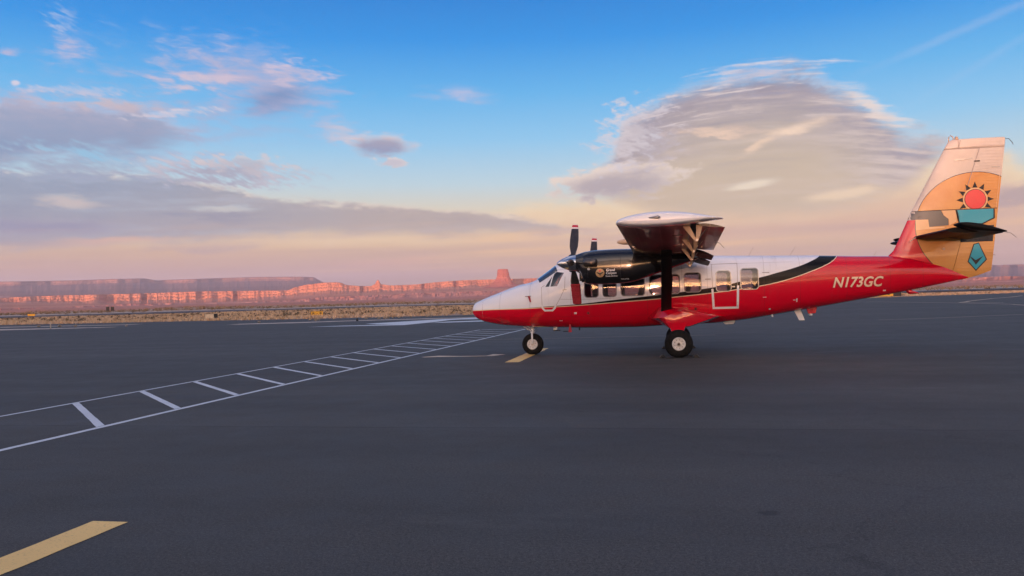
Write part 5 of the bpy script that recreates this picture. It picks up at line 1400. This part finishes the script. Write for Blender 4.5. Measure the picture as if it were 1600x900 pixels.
bm = bmesh.new(); tube(bm, [(3.42, -.1, .84), (3.43, -.1, .74)], .02, 6); P('drain_mast', bm, M_matt_black, None)
for sgn in (-1, 1):
    bm = bmesh.new(); tube(bm, [(2.04, sgn * .70, 1.84), (2.0, sgn * .80, 1.835), (1.86, sgn * .80, 1.83)], [.022, .018, .012], 8); pt = P('pitot_tube', bm, M_steel, None, True)
    if sgn == -1:
        bm = bmesh.new(); prism_xz(bm, [(1.95, 1.84), (2.02, 1.84), (2.05, 1.66), (2.01, 1.655)], -.815, -.805); P('pitot_cover', bm, M_tagred, pt)
for x, lean, h in ((8.55, .16, .26), (9.72, .20, .28), (12.05, .1, .14)):
    bm = bmesh.new(); tube(bm, [(x, 0, fus(x)[0] - .02), (x + lean * .5, 0, fus(x)[0] + h * .5), (x + lean, 0, fus(x)[0] + h)], [.006, .005, .003], 5); P('whip_antenna', bm, M_steel, None)


# ================================================================== small things on and beyond the apron
def chock(x, y, rz, label):
    o = empty('wheel_chock', (x, y, 0.0), label, 'wheel chock', 'chocks at the main wheels')
    o.rotation_euler.z = rz
    bm = bmesh.new(); prism_xz(bm, [(-.10, 0.003), (.10, 0.003), (.03, .09), (-.03, .09)], -.17, .17); bevel(bm, .01); bm_obj('block', bm, M_matt_black, o)
    bm = bmesh.new(); tube(bm, [(0, -.17, .07), (.05, -.30, .03), (.12, -.42, .012), (.3, -.40, .012)], .012, 6); bm_obj('rope', bm, M_matt_black, o)
    return o
chock(5.98, -1.98, 0, 'black wheel chock in front of the near main wheel')
chock(6.89, -1.98, pi, 'black wheel chock behind the near main wheel')
chock(5.98, 1.98, 0, 'black wheel chock in front of the far main wheel')
chock(6.89, 1.98, pi, 'black wheel chock behind the far main wheel')

M_sign_y = grime('sign_yellow', (0.70, 0.36, 0.03), 0.5, 0.15, 3); M_sign_pale = grime('sign_pale', (0.70, 0.55, 0.38), 0.6, 0.2, 3)
def guidance_sign(x, y, rz, w, h, text, label, face, front=True, dark_end=0.0):
    o = empty('taxiway_sign', (x, y, ground_h(sqrt((x - CX) ** 2 + (y - CY) ** 2), 0)), label, 'sign', 'signs along the taxiway edge'); o.rotation_euler.z = rz
    bm = bmesh.new(); box(bm, -w / 2, w / 2, -.09, .09, .22, .22 + h); bevel(bm, .015); bm_obj('cabinet', bm, M_matt_black, o)
    xa = -w / 2 + .03; xb = w / 2 - .03 - dark_end
    fb = bmesh.new(); box(fb, xa, xb, -.098, -.091, .25, .19 + h); fo = bm_obj('face', fb, face, o)
    if dark_end:
        fb = bmesh.new(); box(fb, xb + .02, w / 2 - .03, -.098, -.091, .25, .19 + h); bm_obj('face', fb, M_matt_black, o)
    for sx in (-w * .36, w * .36):
        bm = bmesh.new(); tube(bm, [(sx, 0, -.02), (sx, 0, .24)], .035, 8); bm_obj('leg', bm, M_steel, o)
    if text:
        bv = BVHTree.FromPolygons([(xa, -.098, 0), (xb, -.098, 0), (xb, -.098, 3), (xa, -.098, 3)], [(0, 1, 2, 3)])
        L_ = lettering('legend', text, xa + w * .1, xb - w * .1, .22 + h * .25, .22 + h * .75, bv, .006, M_matt_black, None, -1, 0, .02)
        L_.parent = fo; L_.location = (0, 0, 0)
    return o
guidance_sign(-43.6, 81.6, radians(28), 1.75, .62, 'A  -  B', 'yellow taxiway sign lit face on, in the grass left of the aircraft nose', M_sign_y)
guidance_sign(-57.3, 77.0, radians(38), 1.7, .66, None, 'weathered taxiway sign with pale left end and black right end', M_sign_pale, dark_end=.5)
guidance_sign(49.8, 154.6, radians(-18), 5.1, 1.25, 'A', 'yellow and black taxiway sign seen below the aircraft tail', M_sign_y, dark_end=1.5)
guidance_sign(-205.9, 208.1, radians(45), 2.2, .75, None, 'small distant dull yellow sign at the far left of the grass', M_sign_y)
# dark cabinets out by the runway
az_ = -38.0; r_ = 430.0; px_, py_, _ = polar(r_, az_, 0)
o = empty('equipment_stand', (px_, py_, ground_h(r_, az_) + .4), 'pair of small black equipment cabinets far out on the left plain', 'equipment cabinet'); o.rotation_euler.z = radians(38)
for s_ in (-1, 1):
    bm = bmesh.new(); box(bm, s_ * 1.0 - .75, s_ * 1.0 + .75, -.3, .3, .5, 2.5); bevel(bm, .04); bm_obj('cabinet', bm, M_matt_black, o)
    for q in (-.5, .5):
        bm = bmesh.new(); box(bm, s_ * 1.0 + q - .08, s_ * 1.0 + q + .08, -.1, .1, -.4, .52); bm_obj('leg', bm, M_matt_black, o)
# marker post at the left edge of the apron
o = empty('marker_post', (-56.4, 46.4, 0.004), 'slim pale marker post on the gravel edge at far left', 'marker post')
bm = bmesh.new(); tube(bm, [(0, 0, 0), (0, 0, .66), (0, 0, .70)], [.045, .04, .02], 10); bm_obj('post', bm, M_weed, o, True)
bm = lathe([(0, .11), (.03, .10), (.035, .05)], 'z', 14); bm_obj('base', bm, M_weed, o)
o = empty('marker_post', (-24.8, 50.7, 0.004), 'short black marker stub on the gravel edge by the painted letters', 'marker post')
bm = bmesh.new(); tube(bm, [(0, 0, 0), (0, 0, .22), (0, 0, .27)], [.10, .10, .05], 10); bm_obj('post', bm, M_matt_black, o, True)
bm = lathe([(0, .14), (.03, .13), (.035, .05)], 'z', 14); bm_obj('base', bm, M_matt_black, o)
# bleached weed clumps along the gravel edge
CL_ = [(-66.9, 56.5), (-63.3, 55.6), (-59.6, 53.7), (-33.8, 58.9), (-32.1, 56.7), (-32.3, 57.8), (-31.9, 61.1), (-27.7, 60.4), (-25.6, 58.9), (-24.4, 57.3), (-24.8, 59.5), (-24.6, 60.6), (-24.2, 61.5), (-22.9, 61.8), (-21.2, 62.2), (-20.9, 62.8), (-50.5, 50.2), (-36.5, 52.5)]
rnd = random.Random(5)
def clump_mesh(seed):
    r = random.Random(seed); vs, fs = [], []
    for _ in range(70): tuft(vs, fs, r.uniform(-.09, .09), r.uniform(-.09, .09), 0, .26, .16, 1, r)
    me = bpy.data.meshes.new('weed_clump'); me.from_pydata(vs, [], fs); me.update(); me.materials.append(M_weed); return me
CM = [clump_mesh(k) for k in range(3)]
for k, (x, y) in enumerate(CL_):
    o = bpy.data.objects.new('weed_clump', CM[k % 3]); COL.objects.link(o); o.location = (x, y, 0.003); o.rotation_euler.z = k * 1.3; s = .75 + .35 * rnd.random(); o.scale = (s, s, s)
    lb = {0: 'leftmost bleached weed clump on the gravel edge, left of the marker post', 1: 'second bleached weed clump from the left on the gravel edge', 2: 'bleached weed clump nearest the pale marker post at far left',
          16: 'lone bleached weed clump at the right end of the left gravel strip', 17: 'lone bleached weed clump left of the gravel strip below the yellow sign'}.get(k, 'small bleached weed clump in the ragged row between the yellow sign and the aircraft nose')
    tag(o, lb, 'weed', 'bleached weed clumps along the apron edge')
